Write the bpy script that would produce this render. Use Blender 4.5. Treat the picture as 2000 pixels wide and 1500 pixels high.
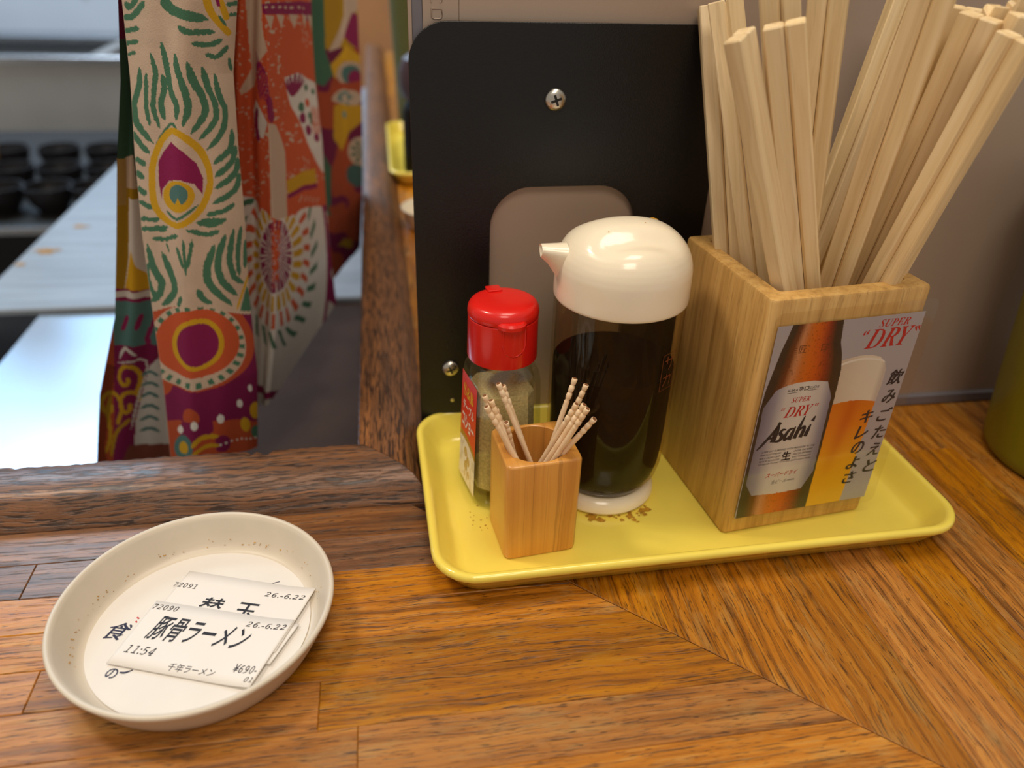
import bpy, bmesh, math, random
import numpy as np
from mathutils import Vector, Matrix
from math import pi, sin, cos, radians as R

random.seed(7)
SC = bpy.context.scene
COL = SC.collection
for o in list(bpy.data.objects):
    bpy.data.objects.remove(o)

# ------------------------------------------------------------------ camera
CAM_H, PITCH, ROLL = 0.25, 0.5376, 0.0346
cp, sp, cr, sr = cos(PITCH), sin(PITCH), cos(ROLL), sin(ROLL)
FWD = Vector((0, cp, -sp)); UP0 = Vector((0, sp, cp)); RT0 = Vector((1, 0, 0))
RT = cr*RT0 + sr*UP0; UPV = -sr*RT0 + cr*UP0
cam = bpy.data.cameras.new('camera')
cam.lens = 27.216; cam.sensor_width = 36; cam.sensor_fit = 'HORIZONTAL'
cam.clip_start = 0.01; cam.clip_end = 50
cam.dof.use_dof = True; cam.dof.focus_distance = 0.33; cam.dof.aperture_fstop = 6.2
cam_o = bpy.data.objects.new('camera', cam); COL.objects.link(cam_o)
m = Matrix((RT, UPV, -FWD)).transposed().to_4x4(); m.translation = (0, 0, CAM_H)
cam_o.matrix_world = m
SC.camera = cam_o

# ------------------------------------------------------------------ light
SC.view_settings.view_transform = 'Standard'
SC.view_settings.look = 'None'
SC.view_settings.exposure = 0.0
SC.view_settings.gamma = 1.0
SC.view_settings.use_curve_mapping = False
SC.cycles.use_denoising = True
SC.cycles.max_bounces = 10
SC.cycles.transparent_max_bounces = 12
SC.cycles.caustics_reflective = False
SC.cycles.caustics_refractive = False
w = bpy.data.worlds.new('world'); SC.world = w; w.use_nodes = True
w.node_tree.nodes['Background'].inputs[0].default_value = (1.0, 0.92, 0.82, 1)
w.node_tree.nodes['Background'].inputs[1].default_value = 0.38

def area(name, loc, target, size, power, color, size_y=None):
    l = bpy.data.lights.new(name, 'AREA'); l.energy = power; l.color = color
    l.size = size
    if size_y: l.shape = 'RECTANGLE'; l.size_y = size_y
    o = bpy.data.objects.new(name, l); COL.objects.link(o); o.location = loc
    o.rotation_euler = (Vector(target)-Vector(loc)).to_track_quat('-Z', 'Y').to_euler()
    return o
area('ceiling_lamp_key', (-0.90, 0.40, 1.60), (0.0, 0.30, 0.0), 0.25, 11.0, (1.0, 0.88, 0.72))
area('ceiling_lamp_over', (0.18, 0.26, 1.55), (0.08, 0.30, 0.0), 0.50, 7.5, (1.0, 0.88, 0.72))
area('ceiling_lamp_front', (0.10, -0.65, 1.40), (0.05, 0.30, 0.05), 0.50, 8.0, (1.0, 0.88, 0.73))
area('kitchen_tube', (-1.25, 1.70, 1.00), (-0.5, 0.6, -0.2), 1.1, 4.2, (0.28, 0.70, 1.0), 0.25)
area('kitchen_blue_fill', (-2.05, 2.72, 1.22), (-0.5, 0.7, -0.2), 2.2, 8.0, (0.13, 0.50, 1.0), 0.85)  # added blue fill light, no real window; gives the steel its blue reflection
area('kitchen_panel', (-1.5, 2.1, 1.7), (-1.2, 2.9, -0.1), 0.8, 46.0, (0.72, 0.86, 1.0))

# ------------------------------------------------------------------ frames
A10 = R(10)
EU = Vector((cos(A10), sin(A10), 0)); EV = Vector((-sin(A10), cos(A10), 0))
O0 = Vector((-0.080, 0.332, 0))            # inner corner of the counter's raised edge
def uv(u, v, z=0):                          # millimetres in the counter's own axes
    return O0 + EU*(u/1000) + EV*(v/1000) + Vector((0, 0, z/1000))

# ------------------------------------------------------------------ helpers
def thing(name, label, cat, loc=(0, 0, 0), rz=0, group=None):
    o = bpy.data.objects.new(name, None); COL.objects.link(o)
    o.empty_display_size = 0.01
    o.location = loc; o.rotation_euler = (0, 0, rz)
    o['label'] = label; o['category'] = cat
    if group: o['group'] = group
    return o
def tag(o, label, cat, group=None):
    o['label'] = label; o['category'] = cat
    if group: o['group'] = group
    return o
def link(name, me, mat, parent=None):
    o = bpy.data.objects.new(name, me); COL.objects.link(o)
    if mat and not me.materials: me.materials.append(mat)
    if parent: o.parent = parent
    return o
def mesh(name, verts, faces, smooth=False):
    me = bpy.data.meshes.new(name)
    me.from_pydata([tuple(v) for v in verts], [], faces); me.update()
    if smooth: me.polygons.foreach_set('use_smooth', [True]*len(me.polygons))
    return me
def smooth_by_angle(me, deg=35):
    me.polygons.foreach_set('use_smooth', [True]*len(me.polygons))
    bm = bmesh.new(); bm.from_mesh(me)
    for e in bm.edges:
        e.smooth = len(e.link_faces) == 2 and e.calc_face_angle(0) < R(deg)
    bm.to_mesh(me); bm.free()
def fixnorm(me):
    bm = bmesh.new(); bm.from_mesh(me)
    bmesh.ops.recalc_face_normals(bm, faces=bm.faces); bm.to_mesh(me); bm.free()
def loft(name, rings, mat, parent=None, cap0=True, cap1=True, angle=35, closed=True):
    n = len(rings[0]); V = [p for r in rings for p in r]; F = []
    for i in range(len(rings)-1):
        for j in range(n if closed else n-1):
            a, b = i*n+j, i*n+(j+1) % n
            F.append((a, b, b+n, a+n))
    if cap0: F.append(tuple(range(n-1, -1, -1)))
    if cap1: F.append(tuple(range((len(rings)-1)*n, len(rings)*n)))
    me = mesh(name, V, F); fixnorm(me); smooth_by_angle(me, angle)
    return link(name, me, mat, parent)
def circ(r, z, n=64, cx=0, cy=0):
    return [(cx+r*cos(2*pi*i/n), cy+r*sin(2*pi*i/n), z) for i in range(n)]
def lathe(name, prof, mat, parent=None, n=64, cap0=True, cap1=True, angle=35):
    return loft(name, [circ(r, z, n) for r, z in prof], mat, parent, cap0, cap1, angle)
def rrect(w, d, r, z, k=6, cx=0, cy=0):
    r = min(r, w/2-1e-6, d/2-1e-6); out = []
    for sx, sy, a0 in ((1, 1, 0), (-1, 1, 90), (-1, -1, 180), (1, -1, 270)):
        for i in range(k+1):
            a = R(a0+90*i/k)
            out.append((cx+sx*(w/2-r)+r*cos(a), cy+sy*(d/2-r)+r*sin(a), z))
    return out
def rbox(name, w, d, h, r, mat, parent=None, z0=0, b=None, cx=0, cy=0, k=5):
    b = r if b is None else b
    rings = []
    for i in range(4):
        a = R(90*i/3); rings.append(rrect(w-2*b*(1-sin(a)), d-2*b*(1-sin(a)), max(r-b*(1-sin(a)), 1e-5), z0+b*(1-cos(a)), k, cx, cy))
    for i in range(4):
        a = R(90*i/3); rings.append(rrect(w-2*b*(1-cos(a)), d-2*b*(1-cos(a)), max(r-b*(1-cos(a)), 1e-5), z0+h-b*(1-sin(a)), k, cx, cy))
    return loft(name, rings, mat, parent)
def prism(name, poly, z0, z1, mat, parent=None, bev=0.0):
    """polygon (x,y) extruded z0..z1, top edge chamfered by bev"""
    n = len(poly)
    c = Vector((sum(p[0] for p in poly)/n, sum(p[1] for p in poly)/n))
    def inset(d):
        out = []
        for i in range(n):
            p0, p1, p2 = Vector(poly[i-1][:2]), Vector(poly[i][:2]), Vector(poly[(i+1) % n][:2])
            e1 = (p1-p0).normalized(); e2 = (p2-p1).normalized()
            n1 = Vector((-e1.y, e1.x)); n2 = Vector((-e2.y, e2.x))
            if n1.dot(c-p1) < 0 and n2.dot(c-p1) < 0: n1 = -n1; n2 = -n2
            bis = n1+n2
            q = p1 + bis*(d/max(0.3, 1+n1.dot(n2)))
            out.append(q)
        return out
    rings = [[(p[0], p[1], z0) for p in poly]]
    if bev > 0:
        rings.append([(p[0], p[1], z1-bev) for p in poly])
        rings.append([(p[0], p[1], z1) for p in inset(bev)])
    else:
        rings.append([(p[0], p[1], z1) for p in poly])
    return loft(name, rings, mat, parent, angle=20)
def tube_mesh(path, rad, n=10):
    path = [Vector(p) for p in path]; rings = []
    up = Vector((0.13, 0.31, 0.94)).normalized()
    for i, p in enumerate(path):
        t = (path[min(i+1, len(path)-1)]-path[max(i-1, 0)]).normalized()
        a = t.cross(up).normalized(); b = t.cross(a)
        r = rad[i] if isinstance(rad, (list, tuple)) else rad
        rings.append([p+a*r*cos(2*pi*j/n)+b*r*sin(2*pi*j/n) for j in range(n)])
    return rings
def join_meshes(parts):
    """list of (verts, faces) -> one"""
    V, F = [], []
    for v, f in parts:
        k = len(V); V += [tuple(p) for p in v]; F += [tuple(i+k for i in q) for q in f]
    return V, F

# ------------------------------------------------------------------ materials
def srgb(r, g, b):
    f = lambda c: (c/255/12.92) if c/255 <= 0.04045 else ((c/255+0.055)/1.055)**2.4
    return (f(r), f(g), f(b), 1)
def base_mat(name):
    mt = bpy.data.materials.new(name); mt.use_nodes = True
    nt = mt.node_tree; return mt, nt, nt.nodes['Principled BSDF']
def node(nt, typ, **kw):
    n = nt.nodes.new(typ)
    for k, v in kw.items():
        if k in n.inputs: n.inputs[k].default_value = v
        else: setattr(n, k, v)
    return n
def plain(name, col, rough=0.5, metal=0.0, spec=0.5, coat=0.0, var=0.06, scale=60, bump=0.0, bscale=300, trans=0.0, ior=1.45, sss=0.0):
    mt, nt, b = base_mat(name)
    tc = node(nt, 'ShaderNodeTexCoord')
    nz = node(nt, 'ShaderNodeTexNoise', Scale=scale, Detail=4.0)
    nt.links.new(tc.outputs['Object'], nz.inputs['Vector'])
    rp = node(nt, 'ShaderNodeValToRGB')
    c = col
    rp.color_ramp.elements[0].color = (c[0]*(1-var), c[1]*(1-var), c[2]*(1-var), 1); rp.color_ramp.elements[0].position = .3
    rp.color_ramp.elements[1].color = (min(1, c[0]*(1+var)), min(1, c[1]*(1+var)), min(1, c[2]*(1+var)), 1); rp.color_ramp.elements[1].position = .7
    nt.links.new(nz.outputs[0], rp.inputs[0]); nt.links.new(rp.outputs[0], b.inputs['Base Color'])
    b.inputs['Roughness'].default_value = rough; b.inputs['Metallic'].default_value = metal
    b.inputs['Specular IOR Level'].default_value = spec; b.inputs['Coat Weight'].default_value = coat
    b.inputs['Transmission Weight'].default_value = trans; b.inputs['IOR'].default_value = ior
    if sss: b.inputs['Subsurface Weight'].default_value = sss; b.inputs['Subsurface Scale'].default_value = 0.004
    if bump:
        nb = node(nt, 'ShaderNodeTexNoise', Scale=bscale, Detail=3.0)
        nt.links.new(tc.outputs['Object'], nb.inputs['Vector'])
        bp = node(nt, 'ShaderNodeBump', Strength=bump, Distance=0.001)
        nt.links.new(nb.outputs[0], bp.inputs['Height']); nt.links.new(bp.outputs[0], b.inputs['Normal'])
    return mt
def wood(name, dark, mid, light, wear=None, rough=0.42, grain=(14, 170, 170), pore=0.5, wearamt=0.5, coat=0.1, pores=(30, 900, 900), bump=0.35, detail=6.0, stain=0.0, fleck=0.0, satr=(.96, 1.04), pth=(.56, .68)):
    """grain runs along the object's own X; obj.color red channel shifts the tone"""
    mt, nt, b = base_mat(name); L = nt.links.new
    tc = node(nt, 'ShaderNodeTexCoord'); oi = node(nt, 'ShaderNodeObjectInfo')
    off = node(nt, 'ShaderNodeVectorMath', operation='ADD')
    mul = node(nt, 'ShaderNodeVectorMath', operation='SCALE'); mul.inputs['Scale'].default_value = 3.7
    L(oi.outputs['Color'], mul.inputs[0]); L(tc.outputs['Object'], off.inputs[0]); L(mul.outputs[0], off.inputs[1])
    # slow waviness of the grain
    wv = node(nt, 'ShaderNodeTexNoise', Scale=18.0, Detail=2.0); L(off.outputs[0], wv.inputs['Vector'])
    wsc = node(nt, 'ShaderNodeVectorMath', operation='SCALE'); wsc.inputs['Scale'].default_value = 0.006
    L(wv.outputs['Color'], wsc.inputs[0])
    co = node(nt, 'ShaderNodeVectorMath', operation='ADD'); L(off.outputs[0], co.inputs[0]); L(wsc.outputs[0], co.inputs[1])
    mp = node(nt, 'ShaderNodeMapping'); mp.inputs['Scale'].default_value = grain; L(co.outputs[0], mp.inputs['Vector'])
    g = node(nt, 'ShaderNodeTexNoise', Scale=1.0, Detail=detail, Roughness=0.6); L(mp.outputs[0], g.inputs['Vector'])
    rp = node(nt, 'ShaderNodeValToRGB'); e = rp.color_ramp.elements
    e[0].position = .28; e[0].color = dark; e[1].position = .72; e[1].color = light
    x = rp.color_ramp.elements.new(.5); x.color = mid
    L(g.outputs[0], rp.inputs[0]); last = rp.outputs[0]
    # worn paler patches
    if wear:
        mw = node(nt, 'ShaderNodeMapping'); mw.inputs['Scale'].default_value = (16, 60, 60); L(off.outputs[0], mw.inputs['Vector'])
        nw = node(nt, 'ShaderNodeTexNoise', Scale=1.0, Detail=8.0, Roughness=0.72); L(mw.outputs[0], nw.inputs['Vector'])
        rw = node(nt, 'ShaderNodeValToRGB'); rw.color_ramp.elements[0].position = .52; rw.color_ramp.elements[1].position = .68
        rw.color_ramp.elements[1].color = (wearamt,)*3+(1,); L(nw.outputs[0], rw.inputs[0])
        mx = node(nt, 'ShaderNodeMixRGB'); mx.inputs[2].default_value = wear
        L(rw.outputs[0], mx.inputs[0]); L(last, mx.inputs[1]); last = mx.outputs[0]
    # dark open pores
    mpp = node(nt, 'ShaderNodeMapping'); mpp.inputs['Scale'].default_value = pores; L(co.outputs[0], mpp.inputs['Vector'])
    pn = node(nt, 'ShaderNodeTexNoise', Scale=1.0, Detail=4.0, Roughness=0.55); L(mpp.outputs[0], pn.inputs['Vector'])
    pr = node(nt, 'ShaderNodeValToRGB'); pr.color_ramp.elements[0].position = pth[0]; pr.color_ramp.elements[1].position = pth[1]
    pr.color_ramp.elements[0].color = (0, 0, 0, 1); pr.color_ramp.elements[1].color = (pore,)*3+(1,)
    L(pn.outputs[0], pr.inputs[0])
    mx = node(nt, 'ShaderNodeMixRGB'); mx.inputs[2].default_value = (dark[0]*.35, dark[1]*.35, dark[2]*.4, 1)
    L(pr.outputs[0], mx.inputs[0]); L(last, mx.inputs[1]); last = mx.outputs[0]
    if fleck:
        mf = node(nt, 'ShaderNodeMapping'); mf.inputs['Scale'].default_value = (170, 1500, 1500); L(co.outputs[0], mf.inputs['Vector'])
        nf = node(nt, 'ShaderNodeTexNoise', Scale=1.0, Detail=2.0, Roughness=.5); L(mf.outputs[0], nf.inputs['Vector'])
        rf = node(nt, 'ShaderNodeValToRGB'); rf.color_ramp.elements[0].position = .60; rf.color_ramp.elements[1].position = .70
        rf.color_ramp.elements[1].color = (fleck,)*3+(1,); L(nf.outputs[0], rf.inputs[0])
        mx = node(nt, 'ShaderNodeMixRGB'); mx.inputs[2].default_value = (dark[0]*.3, dark[1]*.3, dark[2]*.35, 1)
        L(rf.outputs[0], mx.inputs[0]); L(last, mx.inputs[1]); last = mx.outputs[0]
        nl = node(nt, 'ShaderNodeTexNoise', Scale=1.0, Detail=3.0, Roughness=.6)
        ml = node(nt, 'ShaderNodeMapping'); ml.inputs['Scale'].default_value = (60, 900, 900); ml.inputs['Location'].default_value = (3, 5, 1)
        L(co.outputs[0], ml.inputs['Vector']); L(ml.outputs[0], nl.inputs['Vector'])
        rl = node(nt, 'ShaderNodeValToRGB'); rl.color_ramp.elements[0].position = .58; rl.color_ramp.elements[1].position = .72
        rl.color_ramp.elements[1].color = (fleck*.7,)*3+(1,); L(nl.outputs[0], rl.inputs[0])
        mx = node(nt, 'ShaderNodeMixRGB'); mx.inputs[2].default_value = wear or light
        L(rl.outputs[0], mx.inputs[0]); L(last, mx.inputs[1]); last = mx.outputs[0]
    if stain:
        ns = node(nt, 'ShaderNodeTexNoise', Scale=45.0, Detail=5.0, Roughness=.6)
        ms = node(nt, 'ShaderNodeMapping'); ms.inputs['Scale'].default_value = (.5, 1.6, 1.6)
        L(off.outputs[0], ms.inputs['Vector']); L(ms.outputs[0], ns.inputs['Vector'])
        rs = node(nt, 'ShaderNodeValToRGB'); rs.color_ramp.elements[0].position = .66; rs.color_ramp.elements[1].position = .76
        rs.color_ramp.elements[1].color = (stain,)*3+(1,); L(ns.outputs[0], rs.inputs[0])
        mx = node(nt, 'ShaderNodeMixRGB'); mx.inputs[2].default_value = (.03, .022, .016, 1)
        L(rs.outputs[0], mx.inputs[0]); L(last, mx.inputs[1]); last = mx.outputs[0]
    sep = node(nt, 'ShaderNodeSeparateColor'); L(oi.outputs['Color'], sep.inputs[0])
    hsv = node(nt, 'ShaderNodeHueSaturation'); L(sep.outputs[0], hsv.inputs['Value']); L(last, hsv.inputs['Color'])
    ms_ = node(nt, 'ShaderNodeMapRange'); ms_.inputs['To Min'].default_value = satr[0]; ms_.inputs['To Max'].default_value = satr[1]
    L(sep.outputs[1], ms_.inputs['Value']); L(ms_.outputs[0], hsv.inputs['Saturation'])
    L(hsv.outputs[0], b.inputs['Base Color'])
    b.inputs['Roughness'].default_value = rough; b.inputs['Coat Weight'].default_value = coat; b.inputs['Coat Roughness'].default_value = .25
    if bump:
        bp = node(nt, 'ShaderNodeBump', Strength=bump, Distance=0.0006); bp.invert = True
        L(pr.outputs[0], bp.inputs['Height'])
        bp2 = node(nt, 'ShaderNodeBump', Strength=bump*.5, Distance=0.0008)
        L(g.outputs[0], bp2.inputs['Height']); L(bp.outputs[0], bp2.inputs['Normal']); L(bp2.outputs[0], b.inputs['Normal'])
    return mt
def printed(name, rough=0.55, bump=0.0, spec=.4, coat=0.0, transl=0.0):
    """flat print: colour read from the mesh's own colour attribute"""
    mt, nt, b = base_mat(name); L = nt.links.new
    at = node(nt, 'ShaderNodeAttribute', attribute_name='ink'); L(at.outputs['Color'], b.inputs['Base Color'])
    b.inputs['Roughness'].default_value = rough; b.inputs['Specular IOR Level'].default_value = spec; b.inputs['Coat Weight'].default_value = coat
    if bump:
        tc = node(nt, 'ShaderNodeTexCoord')
        nb = node(nt, 'ShaderNodeTexNoise', Scale=1500.0, Detail=2.0); L(tc.outputs['Object'], nb.inputs['Vector'])
        bp = node(nt, 'ShaderNodeBump', Strength=bump, Distance=0.0005); L(nb.outputs[0], bp.inputs['Height']); L(bp.outputs[0], b.inputs['Normal'])
    return mt
def glassy(name, col, rough=0.03, ior=1.45):
    mt, nt, b = base_mat(name); L = nt.links.new
    tc = node(nt, 'ShaderNodeTexCoord'); nz = node(nt, 'ShaderNodeTexNoise', Scale=40.0)
    L(tc.outputs['Object'], nz.inputs['Vector'])
    mr = node(nt, 'ShaderNodeMapRange'); mr.inputs['To Min'].default_value = rough; mr.inputs['To Max'].default_value = rough*2.2
    L(nz.outputs[0], mr.inputs['Value']); L(mr.outputs[0], b.inputs['Roughness'])
    b.inputs['Base Color'].default_value = col; b.inputs['Transmission Weight'].default_value = 1.0; b.inputs['IOR'].default_value = ior
    return mt
def film(name, tint, gloss=0.12, rough=0.08):
    mt, nt, b = base_mat(name); L = nt.links.new
    tr = node(nt, 'ShaderNodeBsdfTransparent'); tr.inputs[0].default_value = tint
    gl = node(nt, 'ShaderNodeBsdfGlossy'); gl.inputs['Roughness'].default_value = rough
    lw = node(nt, 'ShaderNodeLayerWeight'); lw.inputs[0].default_value = .5
    pw = node(nt, 'ShaderNodeMath', operation='POWER'); pw.inputs[1].default_value = 4.0; L(lw.outputs['Facing'], pw.inputs[0])
    ma = node(nt, 'ShaderNodeMath', operation='MULTIPLY_ADD'); ma.inputs[1].default_value = .5; ma.inputs[2].default_value = gloss*.2; L(pw.outputs[0], ma.inputs[0])
    mx = node(nt, 'ShaderNodeMixShader'); L(ma.outputs[0], mx.inputs[0]); L(tr.outputs[0], mx.inputs[1]); L(gl.outputs[0], mx.inputs[2])
    L(mx.outputs[0], nt.nodes['Material Output'].inputs['Surface'])
    return mt

M = {}
M['plank'] = wood('worn_orange_wood', srgb(100, 58, 18), srgb(172, 108, 36), srgb(200, 138, 58), wear=srgb(178, 140, 82), wearamt=.7, pore=.85, stain=.75, grain=(9, 300, 300), pores=(38, 1100, 1100), rough=.40, detail=8.0, fleck=.75, satr=(.97, 1.10))
M['plank_dark'] = wood('weathered_dark_wood', srgb(50, 32, 18), srgb(116, 70, 30), srgb(160, 104, 48), wear=srgb(112, 84, 56), wearamt=.5, pore=.9, stain=.8, grain=(9, 260, 260), pores=(26, 800, 800), rough=.40, detail=8.0, fleck=.75, satr=(.88, 1.05))
M['trim'] = wood('dark_open_grain_trim', srgb(74, 50, 34), srgb(116, 76, 46), srgb(150, 98, 56), pore=.92, pth=(.49, .59), pores=(60, 820, 820), grain=(8, 200, 200), rough=.40, coat=.12, bump=.5, detail=8.0, fleck=.6)
M['bamboo'] = wood('bamboo_block', srgb(166, 124, 62), srgb(198, 154, 86), srgb(214, 174, 106), pore=.35, pores=(26, 800, 800), grain=(8, 220, 220), rough=.45, bump=.12)
M['cedar'] = wood('varnished_cedar', srgb(190, 126, 44), srgb(210, 146, 56), srgb(220, 158, 66), pore=.36, pores=(3, 10, 560), pth=(.57, .64), grain=(3, 10, 300), rough=.33, coat=.35, bump=.05)
M['aspen'] = wood('pale_chopstick_wood', srgb(208, 176, 126), srgb(226, 198, 150), srgb(234, 210, 168), pore=.16, pores=(16, 500, 500), grain=(6, 260, 260), rough=.55, coat=0, bump=.1)
M['pick'] = wood('toothpick_wood', srgb(226, 190, 146), srgb(238, 208, 168), srgb(244, 220, 186), pore=.1, rough=.6, coat=0, bump=.05)
M['gap'] = plain('dark_gap_slab', srgb(40, 24, 14), .8)
M['yellow'] = plain('yellow_melamine', srgb(238, 216, 92), .2, coat=.4, var=.02, spec=.5)
M['cream'] = plain('cream_melamine', srgb(208, 196, 178), .38, var=.03)
M['white_cap'] = plain('ivory_plastic', srgb(238, 225, 200), .2, coat=.3, var=.015, sss=.05)
M['red_cap'] = plain('red_plastic', srgb(214, 30, 22), .25, coat=.2, var=.03)
M['black'] = plain('black_powder_coat', srgb(20, 18, 18), .30, bump=.22, bscale=1400, var=.1)
M['steel'] = plain('brushed_steel', srgb(190, 192, 196), .26, metal=1.0, var=.06, scale=9)
M['steel_soft'] = plain('satin_steel', srgb(196, 194, 190), .42, metal=.85, var=.06, scale=6)
M['zinc'] = plain('zinc_screw', srgb(206, 200, 188), .28, metal=1.0)
M['dark_slot'] = plain('dark_slot', srgb(30, 26, 22), .6)
M['panel'] = plain('grey_partition', srgb(172, 152, 136), .42, metal=.25, var=.03, scale=14, bump=.05, bscale=1800)
M['panel_edge'] = plain('grey_partition_edge', srgb(120, 116, 122), .4, metal=.2)
M['soy'] = plain('soy_sauce', srgb(18, 12, 6), .5, spec=.1)
M['smoked'] = film('smoked_clear_plastic', (.90, .83, .70, 1), .16, .04)
M['glass'] = film('bottle_glass', (.95, .96, .88, 1), .33, .03)
M['pepper'] = plain('ground_pepper', srgb(214, 192, 152), .95, var=.25, scale=900, bump=.3, bscale=1500)
M['film'] = film('clear_sleeve', (.97, .96, .94, 1))
M['paper'] = plain('ticket_paper', srgb(226, 220, 214), .7, var=.012)
M['paper2'] = plain('disc_paper', srgb(222, 216, 209), .7, var=.02)
M['ink'] = plain('black_ink', srgb(30, 30, 40), .7)
M['ink_blue'] = plain('blue_black_ink', srgb(30, 32, 62), .7)
M['ink_red'] = plain('red_ink', srgb(190, 34, 34), .6)
M['ink_gold'] = plain('gold_ink', srgb(226, 176, 48), .5)
M['ink_white'] = plain('white_ink', srgb(242, 232, 216), .5)
M['ink_faint'] = plain('faint_brown_ink', srgb(110, 52, 18), .5)
M['olive'] = plain('olive_green_plastic', srgb(124, 122, 22), .4, var=.04)
M['olive_dark'] = plain('dark_olive_plastic', srgb(84, 84, 36), .5)
M['stain'] = plain('dried_soy_stain', srgb(176, 128, 36), .45, var=.3, scale=500)
M['burnt'] = plain('burnt_tip', srgb(120, 74, 40), .8)
M['cloth_print'] = printed('printed_cotton', .85, bump=.25, spec=.2)
M['poster_print'] = printed('poster_print', .3, spec=.5, coat=.15)
M['label_print'] = printed('label_print', .35)
M['tile'] = plain('pale_blue_grey_wall', srgb(196, 206, 218), .35, var=.03, scale=6)
M['floor'] = plain('dark_kitchen_floor', srgb(46, 42, 40), .6, var=.2, scale=8)
M['wall'] = plain('warm_wall', srgb(176, 120, 74), .6, var=.08, scale=5)
M['board'] = wood('pale_worktop_board', srgb(120, 128, 138), srgb(138, 148, 160), srgb(150, 160, 172), pore=.1, grain=(6, 60, 60), rough=.45, bump=.05)
M['pot'] = plain('dark_pot', srgb(34, 32, 34), .4)
M['towel'] = plain('tan_towel', srgb(166, 126, 70), .9, var=.2, scale=120, bump=.4, bscale=500)
M['dark_front'] = plain('dark_brown_board', srgb(58, 42, 34), .7, var=.2, scale=25, spec=.15)

# ------------------------------------------------------------------ the room and the kitchen behind
def flat(name, pts, mat, thick=20, kind=None, parent=None):
    """horizontal slab: polygon in counter mm at z (top), thick mm downwards"""
    z = pts[0][2]
    poly = [uv(p[0], p[1]) for p in pts]
    o = prism(name, [(p.x, p.y) for p in poly], (z-thick)/1000, z/1000, mat, parent, bev=.0015)
    if kind: o['kind'] = kind
    return o
flat('floor', [(-2600, -700, -950), (1600, -700, -950), (1600, 3100, -950), (-2600, 3100, -950)], M['floor'], 30, 'structure')
flat('wall_back', [(-2600, 3060, 2400), (-300, 3060, 2400), (-300, 3100, 2400), (-2600, 3100, 2400)], M['tile'], 3340, 'structure')
flat('wall_far', [(-300, 3060, 1500), (1600, 3060, 1500), (1600, 3100, 1500), (-300, 3100, 1500)], M['wall'], 2440, 'structure')

def orient(o, ang=A10):
    """give a mesh a rotated own frame so its X runs along the counter"""
    me = o.data; c = sum((v.co for v in me.vertices), Vector())/len(me.vertices)
    Mx = Matrix.Translation(c) @ Matrix.Rotation(ang, 4, 'Z')
    me.transform(Mx.inverted()); o.matrix_local = Mx @ o.matrix_local if False else Mx
    return o

def local_to(o, t):
    o.parent = t; o.matrix_parent_inverse = (Matrix.Translation(t.location) @ t.rotation_euler.to_matrix().to_4x4()).inverted(); return o
wt = thing('kitchen_worktop', 'low stainless steel kitchen worktop shining pale blue behind the counter edge', 'worktop', uv(-220, 330, -127))
local_to(flat('steel_top', [(-352, 30, -126.5), (-112, 30, -126.5), (-112, 1740, -126.5), (-352, 1740, -126.5)], M['steel'], 18), wt)
local_to(flat('dark_reflection_board', [(-111.6, 30, -127), (-2, 30, -127), (-2, 1740, -127), (-111.6, 1740, -127)], M['dark_front'], 17), wt)  # added dark board in place of the dark reflection on the steel
for (u, v) in ((-330, 60), (-330, 1710), (-30, 1710), (-30, 60)):
    local_to(flat('leg', [(u-15, v-15, -144.6), (u+15, v-15, -144.6), (u+15, v+15, -144.6), (u-15, v+15, -144.6)], M['steel_soft'], 805), wt)
bd = thing('cutting_board', 'long pale grey board lying on the steel worktop, brown stains on it', 'board', uv(-220, 900, -120))
o = local_to(orient(flat('board_top', [(-424, 480, -120), (-5, 480, -120), (-5, 1750, -120), (-424, 1750, -120)], M['board'], 6.2), A10), bd); o.color = (1, .2, .3, 1)
def smudge(name, cx, cy, r, z, mat, parent, seed):
    rnd = random.Random(seed); n = 14; c = uv(cx, cy, z); V = [c+Vector((0, 0, .0008))]
    for i in range(n):
        rr = r/1000*(.5+rnd.random()*.7); V.append(c+Vector((rr*1.6*cos(2*pi*i/n), rr*sin(2*pi*i/n), 0)))
    o = link(name, mesh(name, V, [(0, i+1, (i+1) % n+1) for i in range(n)], True), mat); return local_to(o, parent)
smudge('stain', -399, 652, 11, -119.6, M['towel'], bd, 1); smudge('stain', -386, 742, 7, -119.6, M['towel'], bd, 2); smudge('stain', -415, 610, 5, -119.6, M['towel'], bd, 3)

sk = thing('kitchen_sink', 'long stainless steel sink with rolled rim along the far kitchen wall', 'sink', uv(-1000, 2750, -160))
local_to(flat('front_panel', [(-1900, 2512, -172), (-560, 2512, -172), (-560, 2530, -172), (-1900, 2530, -172)], M['steel_soft'], 236), sk)
local_to(flat('rim', [(-1900, 2496, -160), (-560, 2496, -160), (-560, 2545, -160), (-1900, 2545, -160)], M['steel'], 22), sk)
local_to(flat('back_rim', [(-1900, 2900, -150), (-560, 2900, -150), (-560, 3055, -150), (-1900, 3055, -150)], M['steel'], 20), sk)
local_to(flat('basin_floor', [(-1900, 2530, -330), (-560, 2530, -330), (-560, 3000, -330), (-1900, 3000, -330)], M['steel_soft'], 10), sk)
local_to(flat('divider', [(-905, 2545, -162), (-860, 2545, -162), (-860, 2900, -162), (-905, 2900, -162)], M['steel_soft'], 165), sk)
local_to(flat('gap_shade_panel', [(-1900, 2620, -408.5), (-560, 2620, -408.5), (-560, 2640, -408.5), (-1900, 2640, -408.5)], M['dark_slot'], 540), sk)  # dark sheet added as the shade in the gap under the sink
for u in (-1880, -580):
    local_to(flat('leg', [(u-20, 2560, -330), (u+20, 2560, -330), (u+20, 2600, -330), (u-20, 2600, -330)], M['steel_soft'], 620), sk)
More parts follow.
